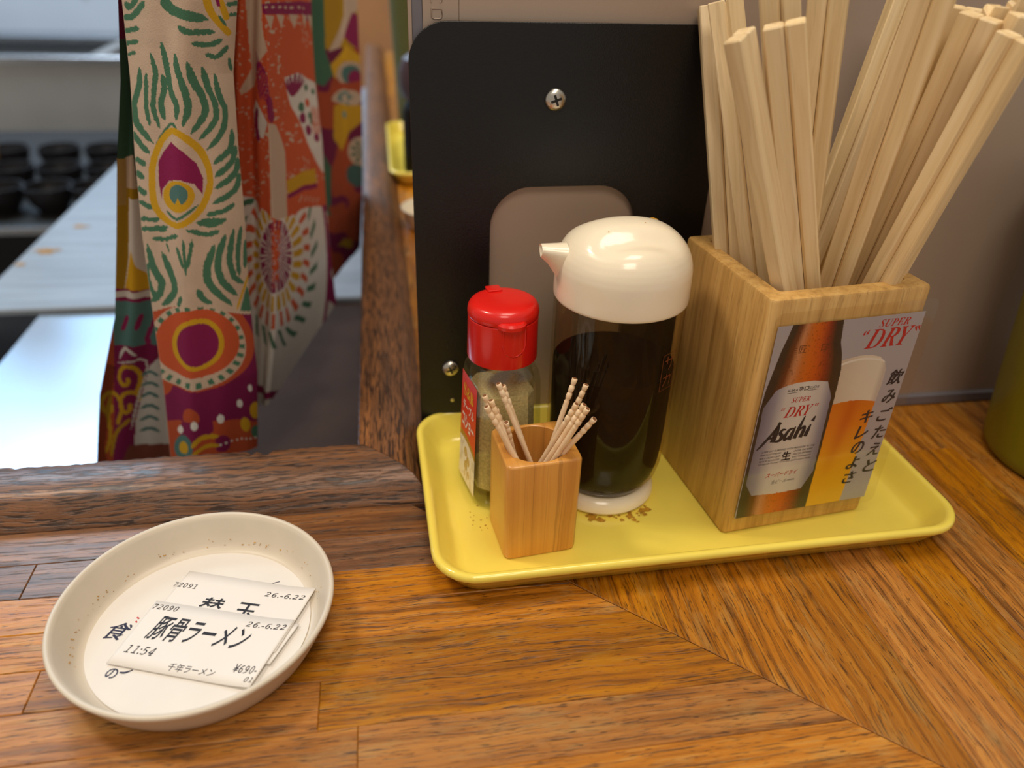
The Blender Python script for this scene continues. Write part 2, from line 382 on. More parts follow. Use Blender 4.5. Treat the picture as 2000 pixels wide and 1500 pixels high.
# a bolt head in the splash wall
bl = lathe('wall_bolt', [(.0001, 0), (.011, 0), (.014, .003), (.014, .02)], M['dark_slot'], n=20)
bl.matrix_world = Matrix.Translation(uv(-1035, 3040, 2)) @ Matrix.Rotation(A10, 4, 'Z') @ Matrix.Rotation(R(-90), 4, 'X')
tag(bl, 'small dark round bolt head in the steel wall above the sink', 'bolt')
sh = thing('pot_shelf', 'low steel shelf with bright front bar under the far sink', 'shelf', uv(-900, 1500, -420))
local_to(flat('front_bar', [(-1400, 1251, -294), (-440, 1251, -294), (-440, 1266, -294), (-1400, 1266, -294)], M['steel'], 14), sh)
local_to(flat('shelf_board', [(-1400, 1266, -300), (-440, 1266, -300), (-440, 2100, -300), (-1400, 2100, -300)], M['dark_slot'], 10), sh)
for u in (-1380, -460):
    for v in (1270, 2070):
        local_to(flat('leg', [(u-12, v-12, -310), (u+12, v-12, -310), (u+12, v+12, -310), (u-12, v+12, -310)], M['pot'], 640), sh)
for v, us, row in ((1370, (-860, -760, -665, -575), 'front'), (1520, (-900, -790, -690, -590), 'middle'), (1690, (-860, -745, -640), 'back')):
    for n_, u in enumerate(us):
        t = thing('dark_bowl', 'dark round bowl on the low shelf, %s from the left in the %s row' % (('first', 'second', 'third', 'fourth')[n_], row), 'bowl', uv(u, v, -300), 0, 'dark bowls on the low kitchen shelf')
        lathe('bowl', [(.022, 0), (.026, .001), (.028, .006), (.040, .022), (.046, .042), (.047, .056), (.045, .056), (.043, .042), (.036, .022), (.02, .01), (.0005, .009)], M['pot'], t, 28)
tw = thing('hanging_towel', 'tan fringed towel corner hanging at the left edge of the kitchen', 'towel', uv(-680, 1200, -170))
V = []; F = []
for i in range(9):
    for j in range(12):
        s = i/8; tt = j/11
        uu = -760 + s*(124 - 34*max(0, tt-.72)/.28) ; zz = 400 - tt*570 + (s-.4)**2*60*(tt > .8)
        V.append(uv(uu, 1200+6*sin(s*9), zz))
for i in range(8):
    for j in range(11): F.append((i*12+j, i*12+j+1, (i+1)*12+j+1, (i+1)*12+j))
o = link('towel_cloth', mesh('towel_cloth', V, F, True), M['towel']); local_to(o, tw)
sd = o.modifiers.new('thick', 'SOLIDIFY'); sd.thickness = .004

# ------------------------------------------------------------------ counter: planks, mitre and raised edge
ct = thing('counter', 'L-shaped wooden counter of worn orange planks with raised dark edge', 'counter', uv(0, 0, 0), A10)
def cpoly(name, pts, z0, z1, mat, along, col, bev=.00035):
    """polygon given in counter mm; own frame X along the grain; child of counter"""
    pts = [Vector((p[0]/1000, p[1]/1000)) for p in pts]
    c = sum(pts, Vector((0, 0)))/len(pts); a = 0 if along == 'u' else pi/2
    ca, sa = cos(-a), sin(-a)
    loc = [((p-c).x*ca-(p-c).y*sa, (p-c).x*sa+(p-c).y*ca) for p in pts]
    o = prism(name, loc, z0/1000, z1/1000, mat, ct, bev)
    o.location = (c.x, c.y, 0); o.rotation_euler = (0, 0, a); o.color = col
    return o
def um(v): return 88.3-(v+95.4)/.93
def vm(u): return -95.4-.93*(u-88.3)
rnd = random.Random(11)
def tone(): return (rnd.uniform(.78, 1.08), rnd.random(), rnd.random(), 1)
rows = [-37, -59, -80, -100, -119, -138, -159, -181, -203, -226, -250, -275, -300, -330]
for i in range(len(rows)-1):
    v1, v0 = rows[i], rows[i+1]; vm_ = (v0+v1)/2
    if i == 5: cuts = [-420, -190, -13]
    elif i == 7: cuts = [-420, -42]
    else:
        cuts = [-420]; u = -420+rnd.uniform(60, 260)
        while u < um(v1)-60: cuts.append(u); u += rnd.uniform(150, 320)
    cuts.append(None)
    for a, b in zip(cuts[:-1], cuts[1:]):
        r1, r0 = (um(v1)-.25, um(v0)-.25) if b is None else (b-.06, b-.06)
        mat = M['plank_dark'] if i == 0 or (i == 1 and a < -100) else M['plank']
        dz = rnd.uniform(-.10, 0)
        cpoly('plank', [(a, v0+.04), (r0, v0+.04), (r1, v1-.04), (a, v1-.04)], -18, dz, mat, 'u', tone())
colsu = [35.5, 63, 88, 112, 133, 157, 188, 216, 245, 274, 304, 334, 366, 400, 434, 470]
for i in range(len(colsu)-1):
    u0, u1 = colsu[i], colsu[i+1]
    lo0, lo1 = max(vm(u0), -420)+.25, max(vm(u1), -420)+.25
    cuts = [None]; v = lo0+rnd.uniform(170, 420)
    while v < 1450: cuts.append(v); v += rnd.uniform(260, 420)
    cuts.append(1500)
    for a, b in zip(cuts[:-1], cuts[1:]):
        a0, a1 = (lo0, lo1) if a is None else (a+.06, a+.06)
        cpoly('plank', [(u0+.04, a0), (u1-.04, a1), (u1-.04, b-.06), (u0+.04, b-.06)], -18, rnd.uniform(-.10, 0), M['plank'], 'v', tone())
# unseen dark slab added under the planks to block light in the gaps
cpoly('light_gap_slab', [(-420, -330), (470, -330), (470, 1500), (36, 1500), (36, -37), (-420, -37)], -40, -18.2, M['gap'], 'u', (1, 0, 0, 1), 0)
# raised edge, two mitred lengths; (outward distance from the inner edge, z)
PROF = [(0.0, -40), (0.0, 9.5), (.8, 12.2), (2.5, 13.4), (8, 14.2), (16, 14.4), (23, 13.6), (27.5, 11.6), (31, 8.0), (33.5, 4.0), (35.2, 1.2), (36.5, -.2), (36.5, -18), (36.5, -40)]
def edge_strip(name, along, length, col):
    rings = []; n = 150
    rr = random.Random(3 if along == 'u' else 4); chip = 0
    for k in range(n+1):
        s = (k/n)**1.7*length if along == 'v' else k/n*length
        if rr.random() < .16: chip = rr.choice([0, 0, .5, 1.3, 2.0])
        ring = []
        for j, (d, z) in enumerate(PROF):
            dd = d; zz = z
            if along == 'u' and j in (1, 2, 3) and s > 30: dd = d+chip+.35*sin(s*.9)+.3*sin(s*2.3); zz = z-chip*.5
            elif j in (1, 2, 3): dd = d+.25*sin(s*.8)
            if j < 12 and z > -15: zz += .10*sin(s*.21)+.06*sin(s*.6+j*.3)
            st = max(s, dd*1.0) if k > 0 else dd
            if along == 'u': ring.append(Vector((-s, -dd, zz))/1000 if k > 0 else Vector((dd, -dd, zz))/1000)
            else: ring.append(Vector((dd, s, zz))/1000 if k > 0 else Vector((dd, -dd, zz))/1000)
        rings.append(ring)
    if along == 'v':   # own X axis runs along the strip
        rings = [[Vector((p.y, -p.x, p.z)) for p in r] for r in rings]
    o = loft(name, rings, M['trim'], ct, True, True, 50)
    o.rotation_euler = (0, 0, 0 if along == 'u' else pi/2)
    o.color = col
    if along == 'u': o.location = (-.0002, 0, 0)
    else: o.location = (0, .0002, 0)
    return o
edge_strip('edge_trim', 'u', 420, (.95, .31, .7, 1))
edge_strip('edge_trim', 'v', 1500, (1.05, .63, .2, 1))
# a plinth carrying the counter
local_to(flat('plinth', [(-420, -300, -40.3), (440, -300, -40.3), (440, -60, -40.3), (-420, -60, -40.3)], M['dark_front'], 905), ct)
local_to(flat('plinth', [(60, -59, -40.3), (440, -59, -40.3), (440, 1480, -40.3), (60, 1480, -40.3)], M['dark_front'], 905), ct)

# ------------------------------------------------------------------ partition and bookend
pt = thing('partition_panel', 'upright grey translucent partition panel standing across the wooden counter', 'partition', uv(35, 22, 0), A10)
o = link('panel', None or mesh('panel', [], []), None, pt) if False else None
def upright(name, poly, y0, y1, mat, parent, bev=.0004):
    """polygon (x,z) in mm extruded from y0 to y1 (mm), facing -y"""
    o = prism(name, [(p[0]/1000, p[1]/1000) for p in poly], -y1/1000, -y0/1000, mat, parent, bev)
    o.data.transform(Matrix(((1, 0, 0, 0), (0, 0, -1, 0), (0, 1, 0, 0), (0, 0, 0, 1))))
    me = o.data; fixnorm(me)
    return o
upright('panel', [(21.5, 6), (560, 6), (560, 300), (21.5, 300)], 0, 3, M['panel'], pt)
upright('edge_strip', [(0, .2), (1.6, .2), (1.6, 300), (0, 300)], -.6, 3.4, M['panel'], pt, .0002)
upright('edge_strip', [(1.6, .2), (6.2, .2), (6.2, 300), (1.6, 300)], .6, 2.6, M['panel_edge'], pt, .0002)
upright('margin_strip', [(6.2, .2), (21.5, .2), (21.5, 300), (6.2, 300)], -.15, 3.0, M['panel'], pt, .0002)
upright('foot_rail', [(21.5, .1), (560, .1), (560, 7.5), (21.5, 7.5)], -2.4, 3.6, M['panel_edge'], pt, .001)

def text_obj(name, body, box, mat, parent, M4, shear=0.0, off=0.0, bold=0.0, keep=False):
    """flat lettering: body fitted to box=(x0,y0,w,h) in mm on the plane M4 (local, metres)"""
    cu = bpy.data.curves.new('lettering', 'FONT'); cu.body = body; cu.size = 1; cu.offset = bold; cu.resolution_u = 4
    to = bpy.data.objects.new('lettering', cu); COL.objects.link(to)
    dg = bpy.context.evaluated_depsgraph_get(); dg.update()
    me = bpy.data.meshes.new_from_object(to.evaluated_get(dg))
    bpy.data.objects.remove(to); bpy.data.curves.remove(cu)
    n = len(me.vertices); co = np.empty(n*3); me.vertices.foreach_get('co', co); co = co.reshape(-1, 3)
    mn, mx = co.min(0), co.max(0); sz = np.maximum(mx-mn, 1e-6)
    x0, y0, w_, h_ = box
    q = (co-mn)/sz
    X = x0 + q[:, 0]*w_ + shear*q[:, 1]*h_; Y = y0 + q[:, 1]*h_
    P = np.stack([X/1000, Y/1000, np.full(n, off/1000)], 1)
    A = np.array(M4); P = P@A[:3, :3].T + A[:3, 3]
    me.vertices.foreach_set('co', P.astype(np.float32).ravel()); me.update()
    me.materials.clear()
    return link(name, me, mat, parent)
def stroke_mesh(paths, M4, off=0.0):
    """paths: list of (points mm, widths mm); flat ribbons on the plane M4"""
    V, F = [], []
    for pts, wd in paths:
        # smooth the path
        P = [Vector(p) for p in pts]; W = list(wd) if isinstance(wd, (list, tuple)) else [wd]*len(P)
        if len(P) > 2:
            Q, WW = [], []
            for i in range(len(P)-1):
                p0, p1, p2, p3 = P[max(i-1, 0)], P[i], P[i+1], P[min(i+2, len(P)-1)]
                for k in range(5):
                    t = k/5
                    Q.append(.5*((2*p1)+(p2-p0)*t+(2*p0-5*p1+4*p2-p3)*t*t+(-p0+3*p1-3*p2+p3)*t**3)); WW.append(W[i]+(W[i+1]-W[i])*t)
            Q.append(P[-1]); WW.append(W[-1]); P, W = Q, WW
        k0 = len(V)
        for i, p in enumerate(P):
            d = (P[min(i+1, len(P)-1)]-P[max(i-1, 0)]).normalized(); nn = Vector((-d.y, d.x))
            V += [p+nn*W[i]/2, p-nn*W[i]/2]
        for i in range(len(P)-1): F.append((k0+2*i, k0+2*i+1, k0+2*i+3, k0+2*i+2))
    A = Matrix(M4)
    V = [A @ Vector((v.x/1000, v.y/1000, off/1000)) for v in V]
    return mesh('strokes', V, F)
FRONT = Matrix(((1, 0, 0, 0), (0, 0, -1, 0), (0, 1, 0, 0), (0, 0, 0, 1)))     # local plane x,z facing -y
# embossed letters running down the margin
TURN = FRONT @ Matrix.Rotation(R(-90), 4, 'Z')
def emboss(paths):
    parts = []
    for p in paths:
        rings = tube_mesh([(FRONT @ Vector((q[0]/1000, q[1]/1000, .00015+.0001))) for q in p], .00032, 6)
        n = 6; V = [v for r in rings for v in r]; F = []
        for i in range(len(rings)-1):
            for j in range(n): F.append((i*n+j, i*n+(j+1) % n, (i+1)*n+(j+1) % n, (i+1)*n+j))
        parts.append((V, F))
    V, F = join_meshes(parts); return link('embossed_letters', mesh('embossed_letters', V, F, True), M['panel'], pt)
L = []
for z in (216.0, 221.8, 229):
    L.append([(10, z+1.7), (10, z-1.7), (11, z-2.2), (13.6, z-2.2), (14.2, z-1.7)] if z < 221 else [(10, z+1.7), (10, z-1.7)])
    L.append([(10, z+1.7), (14.4, z+1.7), (14.4, z-1.2), (13.6, z-1.7)])
emboss(L)

bk = thing('bookend', 'flat black metal bookend plate with arched cut-out screwed to the grey partition', 'bookend', uv(34.6, 18.6, 0), A10)
def arc(cx, cz, r, a0, a1, n=10): return [(cx+r*cos(R(a0+(a1-a0)*i/n)), cz+r*sin(R(a0+(a1-a0)*i/n))) for i in range(n+1)]
W_, H_ = 145.5, 213.2
out = [(0, .3)] + arc(17, H_-17, 17, 180, 90) + arc(W_-17, H_-17, 17, 90, 0) + [(W_, .3), (109, .3)] + arc(89.5, 122.5, 19.5, 0, 90) + arc(56, 122.0, 19.8, 90, 180) + [(36.3, .3)]
cu = bpy.data.curves.new('plate', 'CURVE'); cu.dimensions = '2D'; cu.fill_mode = 'BOTH'
s = cu.splines.new('POLY'); s.points.add(len(out)-1); s.use_cyclic_u = True
for i, p in enumerate(out): s.points[i].co = (p[0]/1000, p[1]/1000, 0, 1)
cu.extrude = .0007; cu.bevel_depth = .0002; cu.bevel_resolution = 1
to = bpy.data.objects.new('plate', cu); COL.objects.link(to)
dg = bpy.context.evaluated_depsgraph_get(); me = bpy.data.meshes.new_from_object(to.evaluated_get(dg)); bpy.data.objects.remove(to); bpy.data.curves.remove(cu)
me.materials.clear(); me.transform(Matrix.Translation((0, .0008, 0)) @ FRONT); link('plate', me, M['black'], bk)
def screw(x, z, r=.0050):
    s = lathe('screw', [(r*.99, 0), (r, .0004), (r*.92, .0014), (r*.7, .0021), (r*.4, .0025), (.0001, .0026)], M['zinc'], bk, 32, False, True, 60)
    s.location = (x/1000, -.0002, z/1000); s.rotation_euler = (R(90), 0, 0)
    V, F = [], []
    for a in (R(20), R(110)):
        c, sn = cos(a), sin(a); L_, w2 = r*.5, r*.11
        k = len(V)
        for px, py, pz in ((-L_, -w2, .0025), (L_, -w2, .0025), (L_, w2, .0025), (-L_, w2, .0025)):
            V.append((px*c-py*sn, px*sn+py*c, pz+.0001))
        V += [(v[0], v[1], v[2]-.001) for v in V[k:k+4]]
        F += [(k, k+1, k+2, k+3), (k, k+4, k+5, k+1), (k+1, k+5, k+6, k+2), (k+2, k+6, k+7, k+3), (k+3, k+7, k+4, k)]
    link('cross_slot', mesh('cross_slot', V, F), M['dark_slot'], s)
screw(65.3, 181.6); screw(16.2, 44.5, .0045)
h = lathe('rivet', [(.0011, 0), (.0010, .0002), (.0001, .0003)], M['zinc'], bk, 16, False, True); h.location = (17.1/1000, -.0002, 24.4/1000); h.rotation_euler = (R(90), 0, 0)

# ------------------------------------------------------------------ yellow tray
TRAY_C = (0.0817, 0.3184)
def make_tray(name, label, loc, rz, group=None):
    t = thing(name, label, 'tray', loc, rz, group)
    W, D, r = .2505, .1305, .020
    prof = [(11.5, 0.0), (10, .15), (8.2, 1.2), (4.5, 7.0), (1.2, 11.6), (.25, 12.6), (0, 13.6), (.25, 15.0), (1.0, 15.8), (2.1, 16.0), (3.3, 15.6), (4.2, 14.6), (6.4, 11.0), (9.4, 6.4), (11.2, 4.2), (13.2, 3.2), (15.5, 2.9)]
    rings = [rrect(W-2*i/1000, D-2*i/1000, max(r-i/1000*.75, .006), z/1000, 8) for i, z in prof]
    loft('tray_body', rings, M['yellow'], t, True, True, 60)
    return t
tray = make_tray('yellow_tray', 'glossy yellow condiment tray holding chopstick box and soy sauce', (TRAY_C[0], TRAY_C[1], 0.0003), R(11))
TZ = .0033

def blob(rr, cx, cy, r, z, n=9):
    V = [(cx, cy, z+.00012)]+[(cx+r*(.55+.6*rr.random())*cos(2*pi*i/n)*1.2, cy+r*(.55+.6*rr.random())*sin(2*pi*i/n), z) for i in range(n)]
    return V, [(0, i+1, (i+1) % n+1) for i in range(n)]
rr = random.Random(5); parts = []
for k in range(46):
    a = R(rr.uniform(248, 318)); rad = rr.gauss(.0285, .0022)
    wx, wy = .049+rad*cos(a), .318+rad*sin(a)
    d = Vector((wx-TRAY_C[0], wy-TRAY_C[1])); d.rotate(Matrix.Rotation(R(-11), 2))
    parts.append(blob(rr, d.x, d.y, rr.choice([.0004, .0006, .0008, .0012, .0020]), .00302))
for k in range(12):
    parts.append(blob(rr, -.098+rr.uniform(-.006, .004), -.012+rr.uniform(-.016, .012), rr.choice([.0003, .0004, .0005]), .00302))
V, F = join_meshes(parts); o = link('sauce_stain', mesh('sauce_stain', V, F, True), M['stain'], tray); o['kind'] = 'stuff'

# ------------------------------------------------------------------ bamboo chopstick box with poster
BX = Vector((0.10225, 0.2814, TZ)); BY = .289
bx_c = BX + Vector((cos(BY)*.0378-sin(BY)*.03735, sin(BY)*.0378+cos(BY)*.03735, 0))
cb = thing('chopstick_holder', 'square bamboo chopstick holder with a beer poster card on its front', 'holder', bx_c, BY)
W, D, H = .0766, .0752, .1214
rings = [rrect(W-.003, D-.003, .0022, 0), rrect(W-.0008, D-.0008, .0024, .0006), rrect(W, D, .0026, .0018), rrect(W, D, .0026, H-.0014), rrect(W-.0008, D-.0008, .0024, H-.0004), rrect(W-.003, D-.003, .0026, H),
         rrect(W-.0150, D-.0150, .002, H), rrect(W-.0162, D-.0162, .002, H-.0008), rrect(W-.0162, D-.0162, .002, .0095)]
# the block's own frame: grain runs upright
o = loft('box_body', rings, M['bamboo'], cb, True, True, 40)
o.data.transform(Matrix.Rotation(R(90), 4, 'Y')); o.rotation_euler = (0, R(-90), 0); o.color = (1, .4, .6, 1)
# poster: plane coordinates in mm, origin at the card's lower left corner
PM = Matrix.Translation((-.0378+.0040, -D/2-.0009, .0095)) @ FRONT
def pip(X, Y, poly):
    ins = np.zeros(X.shape, bool); n = len(poly)
    for i in range(n):
        x1, y1 = poly[i]; x2, y2 = poly[(i+1) % n]
        c = ((y1 > Y) != (y2 > Y)) & (X < (x2-x1)*(Y-y1)/((y2-y1) if y2 != y1 else 1e-9)+x1)
        ins ^= c
    return ins
def lin(*c): return np.array(srgb(*c)[:3])
def ramp(t, stops):
    ts = [s[0] for s in stops]; cs = np.array([lin(*s[1]) for s in stops])
    return np.stack([np.interp(t, ts, cs[:, k]) for k in range(3)], -1)
def ink(me, colors):
    at = me.color_attributes.new('ink', 'FLOAT_COLOR', 'POINT')
    c = np.ones((len(me.vertices), 4), np.float32); c[:, :3] = np.clip(colors, 0, 1)
    at.data.foreach_set('color', c.ravel())
def grid_mesh(name, P):
    """P: (n,m,3) array -> quad grid mesh"""
    n, m_ = P.shape[:2]
    idx = np.arange(n*m_).reshape(n, m_)
    q = np.stack([idx[:-1, :-1], idx[1:, :-1], idx[1:, 1:], idx[:-1, 1:]], -1).reshape(-1, 4)
    me = bpy.data.meshes.new(name)
    me.vertices.add(n*m_); me.vertices.foreach_set('co', P.reshape(-1).astype(np.float32))
    me.loops.add(q.size); me.loops.foreach_set('vertex_index', q.reshape(-1).astype(np.int32))
    me.polygons.add(len(q)); me.polygons.foreach_set('loop_start', np.arange(0, q.size, 4, dtype=np.int32))
    me.update(calc_edges=True); me.validate(); me.polygons.foreach_set('use_smooth', [True]*len(q))
    return me
rng = np.random.default_rng(3)
def vnoise(X, Y, s, seed=0):
    """cheap smooth value noise"""
    r = np.random.default_rng(seed).random((64, 64)); x = X*s; y = Y*s
    xi = np.floor(x).astype(int); yi = np.floor(y).astype(int); fx = x-xi; fy = y-yi
    fx = fx*fx*(3-2*fx); fy = fy*fy*(3-2*fy); g = lambda a, b: r[a % 64, b % 64]
    return (g(xi, yi)*(1-fx)+g(xi+1, yi)*fx)*(1-fy)+(g(xi, yi+1)*(1-fx)+g(xi+1, yi+1)*fx)*fy
PW, PH = 71.5, 100.5
nx, ny = 300, 400
X, Y = np.meshgrid(np.linspace(0, PW, nx), np.linspace(0, PH, ny), indexing='ij')
C = np.zeros(X.shape+(3,)); C[:] = lin(176, 172, 182)
# beer glass
gt = np.clip((X-34)/25, 0, 1)
glass = pip(X, Y, [(30, -1), (57.2, -1), (58.6, 25), (59.8, 55), (60.4, 66), (60.2, 73), (58.4, 77.5), (55, 80.3), (50, 81.8), (44, 82), (38, 81.2), (30, 79)])
C[glass] = ramp(gt, [(0, (206, 190, 172)), (.5, (226, 214, 196)), (.9, (232, 222, 206)), (1, (206, 194, 184))])[glass]
rimm = glass & (np.abs(Y-(80.2-((X-46)/9.5)**2*1.5)) < .5); C[rimm] = lin(240, 234, 224)
beer = glass & (Y < 57.5+2*np.cos((X-48)/9)-.05*(X-36))
bc = ramp(np.clip(Y/58, 0, 1), [(0, (246, 190, 32)), (.45, (244, 172, 24)), (.8, (232, 132, 16)), (1, (220, 120, 20))])
glow = np.exp(-((X-(42+Y*.10))/3.6)**2)*np.clip((Y-14)/34, 0, 1)
bc = bc*(1-.75*glow[..., None])+.75*glow[..., None]*lin(206, 92, 8)
C[beer] = bc[beer]
# bottle
yl = [-1, 60, 70, 88, 95, 101.5]; xl = np.interp(Y, yl, [.5, .3, 1.0, 4.0, 5.7, 7.2])
yr = [-1, 58, 66, 76, 84, 90, 101.5]; xr = np.interp(Y, yr, [38.2, 37.2, 37.0, 36.5, 34.6, 32.4, 30.8])
bt = (X > xl) & (X < xr); t = (X-xl)/(xr-xl)
bc = ramp(t, [(0, (34, 34, 32)), (.1, (36, 30, 26)), (.2, (104, 46, 18)), (.3, (206, 140, 96)), (.4, (206, 112, 40)), (.5, (216, 104, 14)), (.62, (206, 88, 14)), (.76, (140, 44, 14)), (.88, (44, 30, 22)), (1, (38, 38, 32))])
bub = vnoise(X, Y, 1.5, 4); bc = bc*(1-.45*np.clip((bub-.74)*8, 0, 1)[..., None]*(rng.random(X.shape) > .2)[..., None])
C[bt] = bc[bt]
# label with cut corners
lab = pip(X, Y, [(6.3, 69.6), (10, 71.0), (16, 72.2), (24, 72.2), (31.4, 70.8), (35.2, 62.6), (36.9, 21.8), (32.7, 12.2), (20.5, 11.6), (20, 12.4), (19.5, 11.6), (6.3, 12.6), (2.0, 19.8), (1.9, 61.3)])
lc = ramp((X-1.9)/35, [(0, (112, 112, 134)), (.14, (150, 148, 166)), (.3, (212, 208, 206)), (.55, (226, 222, 216)), (.78, (206, 202, 202)), (.92, (140, 140, 160)), (1, (120, 120, 140))])
C[lab] = lc[lab]
P3 = np.stack([X/1000, Y/1000, np.zeros_like(X)], -1)@np.array(PM)[:3, :3].T+np.array(PM)[:3, 3]
me = grid_mesh('poster_card', P3); ink(me, C.reshape(-1, 3))
card = link('poster_card', me, M['poster_print'], cb)
card['label'] = 'beer poster card with brown bottle and filled glass'
BI = lambda s: ''.join(chr(0x1D468+ord(c)-65) if c.isupper() else c for c in s)      # bold italic serif capitals
def ptxt(body, box, mat, **kw): return text_obj('lettering', body, box, M[mat], card, PM, off=.06, **kw)
ptxt(BI('SUPER'), (49.4, 95.0, 15.2, 3.6), 'ink_red', shear=.10)
ptxt(BI('DRY'), (45.0, 85.2, 22.4, 9.0), 'ink_red', shear=.12)
for x, y, s_, mt_ in ((43.4, 93.0, 1, 'ink_red'), (45.0, 93.2, 1, 'ink_red'), (69.0, 92.6, -1, 'ink_red'), (70.5, 92.8, -1, 'ink_red')):
    link('quote_mark', stroke_mesh([([(x, y+1.0), (x-.2*s_, y), (x-.9*s_, y-1.3)], [1.2, .9, .2])] if s_ < 0 else [([(x+.5, y+1.0), (x-.2, y), (x-.3, y-1.0)], [.25, .7, 1.2])], PM, .06), M[mt_], card)
ptxt(BI('SUPER'), (15.2, 62.1, 9.2, 2.6), 'ink_red', shear=.10)
ptxt(BI('DRY'), (13.0, 54.6, 13.6, 5.4), 'ink_red', shear=.15)
for x in (11.6, 12.6): link('quote_mark', stroke_mesh([([(x+.3, 59.9), (x-.1, 59.3), (x-.2, 58.7)], [.15, .4, .7])], PM, .06), M['ink_red'], card)
for x in (28.4, 29.4): link('quote_mark', stroke_mesh([([(x, 60.2), (x-.1, 59.6), (x-.5, 58.9)], [.7, .5, .15])], PM, .06), M['ink_red'], card)
# the big slanted black word mark, drawn stroke by stroke
def ital(pts, k=.20): return [(p[0]+(p[1]-40)*k, p[1]) for p in pts]
WM = [(ital([(3.6, 38.8), (5.2, 41.2), (8.2, 47.0), (10.2, 52.4)]), [.5, 1.5, 1.4, 1.2]), (ital([(10.0, 52.8), (10.4, 48), (10.2, 42.0)], .14), [.5, 2.6, 2.7]), (ital([(6.4, 44.2), (10.4, 44.6)]), 1.0),
      (ital([(14.6, 48.0), (12.9, 48.2), (12.2, 46.6), (13.7, 44.9), (13.7, 42.8), (12.0, 42.2), (10.9, 42.8)]), [.6, 1.3, 1.7, 2.0, 1.8, 1.2, .4]),
      (ital([(18.4, 48.2), (16.4, 47.6), (15.5, 44.6), (16.3, 42.4), (18.0, 44.4)]), [.7, 1.5, 1.9, 1.4, .6]), (ital([(19.0, 49.0), (18.7, 45.5), (18.6, 42.0)]), [.6, 2.0, 2.1]),
      (ital([(21.6, 54.2), (21.2, 48), (21.0, 42.4)]), [.5, 2.0, 2.1]), (ital([(21.4, 46.0), (23.4, 48.4), (24.2, 46.6), (24.0, 42.6)]), [.7, 1.4, 1.9, 2.1]),
      (ital([(26.7, 49.2), (26.5, 46), (26.4, 42.8)]), [.6, 2.0, 2.1]), (ital([(27.1, 53.4), (26.7, 50.8)]), [.6, 2.0])]
link('word_mark', stroke_mesh(WM, PM, .06), M['ink'], card)
ptxt('生', (17.4, 30.8, 4.8, 4.9), 'ink', bold=.03)
ptxt('スーパードライ', (11.4, 21.8, 16.0, 2.6), 'ink_red', shear=.25, bold=.02)
ptxt('生ビール', (15.2, 17.7, 7.8, 2.2), 'ink', shear=.25)
ptxt('(非熱処理)', (23.4, 18.1, 4.0, 1.1), 'ink', shear=.2)
ptxt('KARA', (12.0, 67.9, 5.0, 1.3), 'ink', shear=.3); ptxt('辛口', (17.3, 67.7, 5.0, 2.4), 'ink', shear=.1, bold=.02); ptxt('KUCHI', (22.6, 68.3, 4.6, 1.3), 'ink', shear=.2)
link('rule', stroke_mesh([([(12.0, 67.2), (17.0, 67.3)], .2), ([(22.4, 67.6), (27.0, 67.7)], .2)], PM, .06), M['ink'], card)
for i, (a, b) in enumerate((('SUPER DRY IS BREWED WITH PRECISION TO THE', None), ('HIGHEST QUALITY STANDARDS', 'UNDER THE SUPER'), ('FOR A CLEAN CRISP', 'MASTER BREWERS'), ('TASTE BY ADVANCED', 'AND TECHNIQUES'), ('TO DELIVER ITS CRISP TASTE AND QUICK CLEAN FINISH', None))):
    y = 36.6-i*1.75
    if b is None: ptxt(a, (6.2-.1*i, y, 27.2, .95), 'ink', shear=.3)
    else: ptxt(a, (6.0-.1*i, y, 10.6, .95), 'ink', shear=.3); ptxt(b, (23.2-.1*i, y, 9.8, .95), 'ink', shear=.3)
def btxt(ch, box, **kw):      # heavy brush lettering: two passes a hair apart
    ptxt(ch, box, 'ink', **kw)
    o = text_obj('lettering', ch, (box[0]+.34, box[1]+.1, box[2], box[3]), M['ink'], card, PM, off=.075, **kw)
for i, ch in enumerate('飲みごたえと'): btxt(ch, (62.4+.45*i, 64.6-i*9.75, 6.4 if i else 7.2, 7.2 if i else 8.0), shear=.18, bold=.012)
for i, ch in enumerate('キレのよさ'): btxt(ch, (54.0+.15*i, 45.4-i*8.7, 6.2, 7.0), shear=.18, bold=.012)
ptxt('匠', (12.6, 86.8, 3.6, 3.6), 'ink_faint'); ptxt('三', (9.2, 87.2, 2.6, 2.4), 'ink_faint'); ptxt('日', (23.4, 86.8, 2.6, 3.2), 'ink_faint')
# clear sleeve over the card
o = loft('clear_sleeve', [rrect(.0792, .110, .004, 0, 5, .0372, .0515), rrect(.0792, .110, .004, .00015, 5, .0372, .0515)], M['film'], cb)
o.data.transform(PM @ Matrix.Translation((0, 0, .0004)))

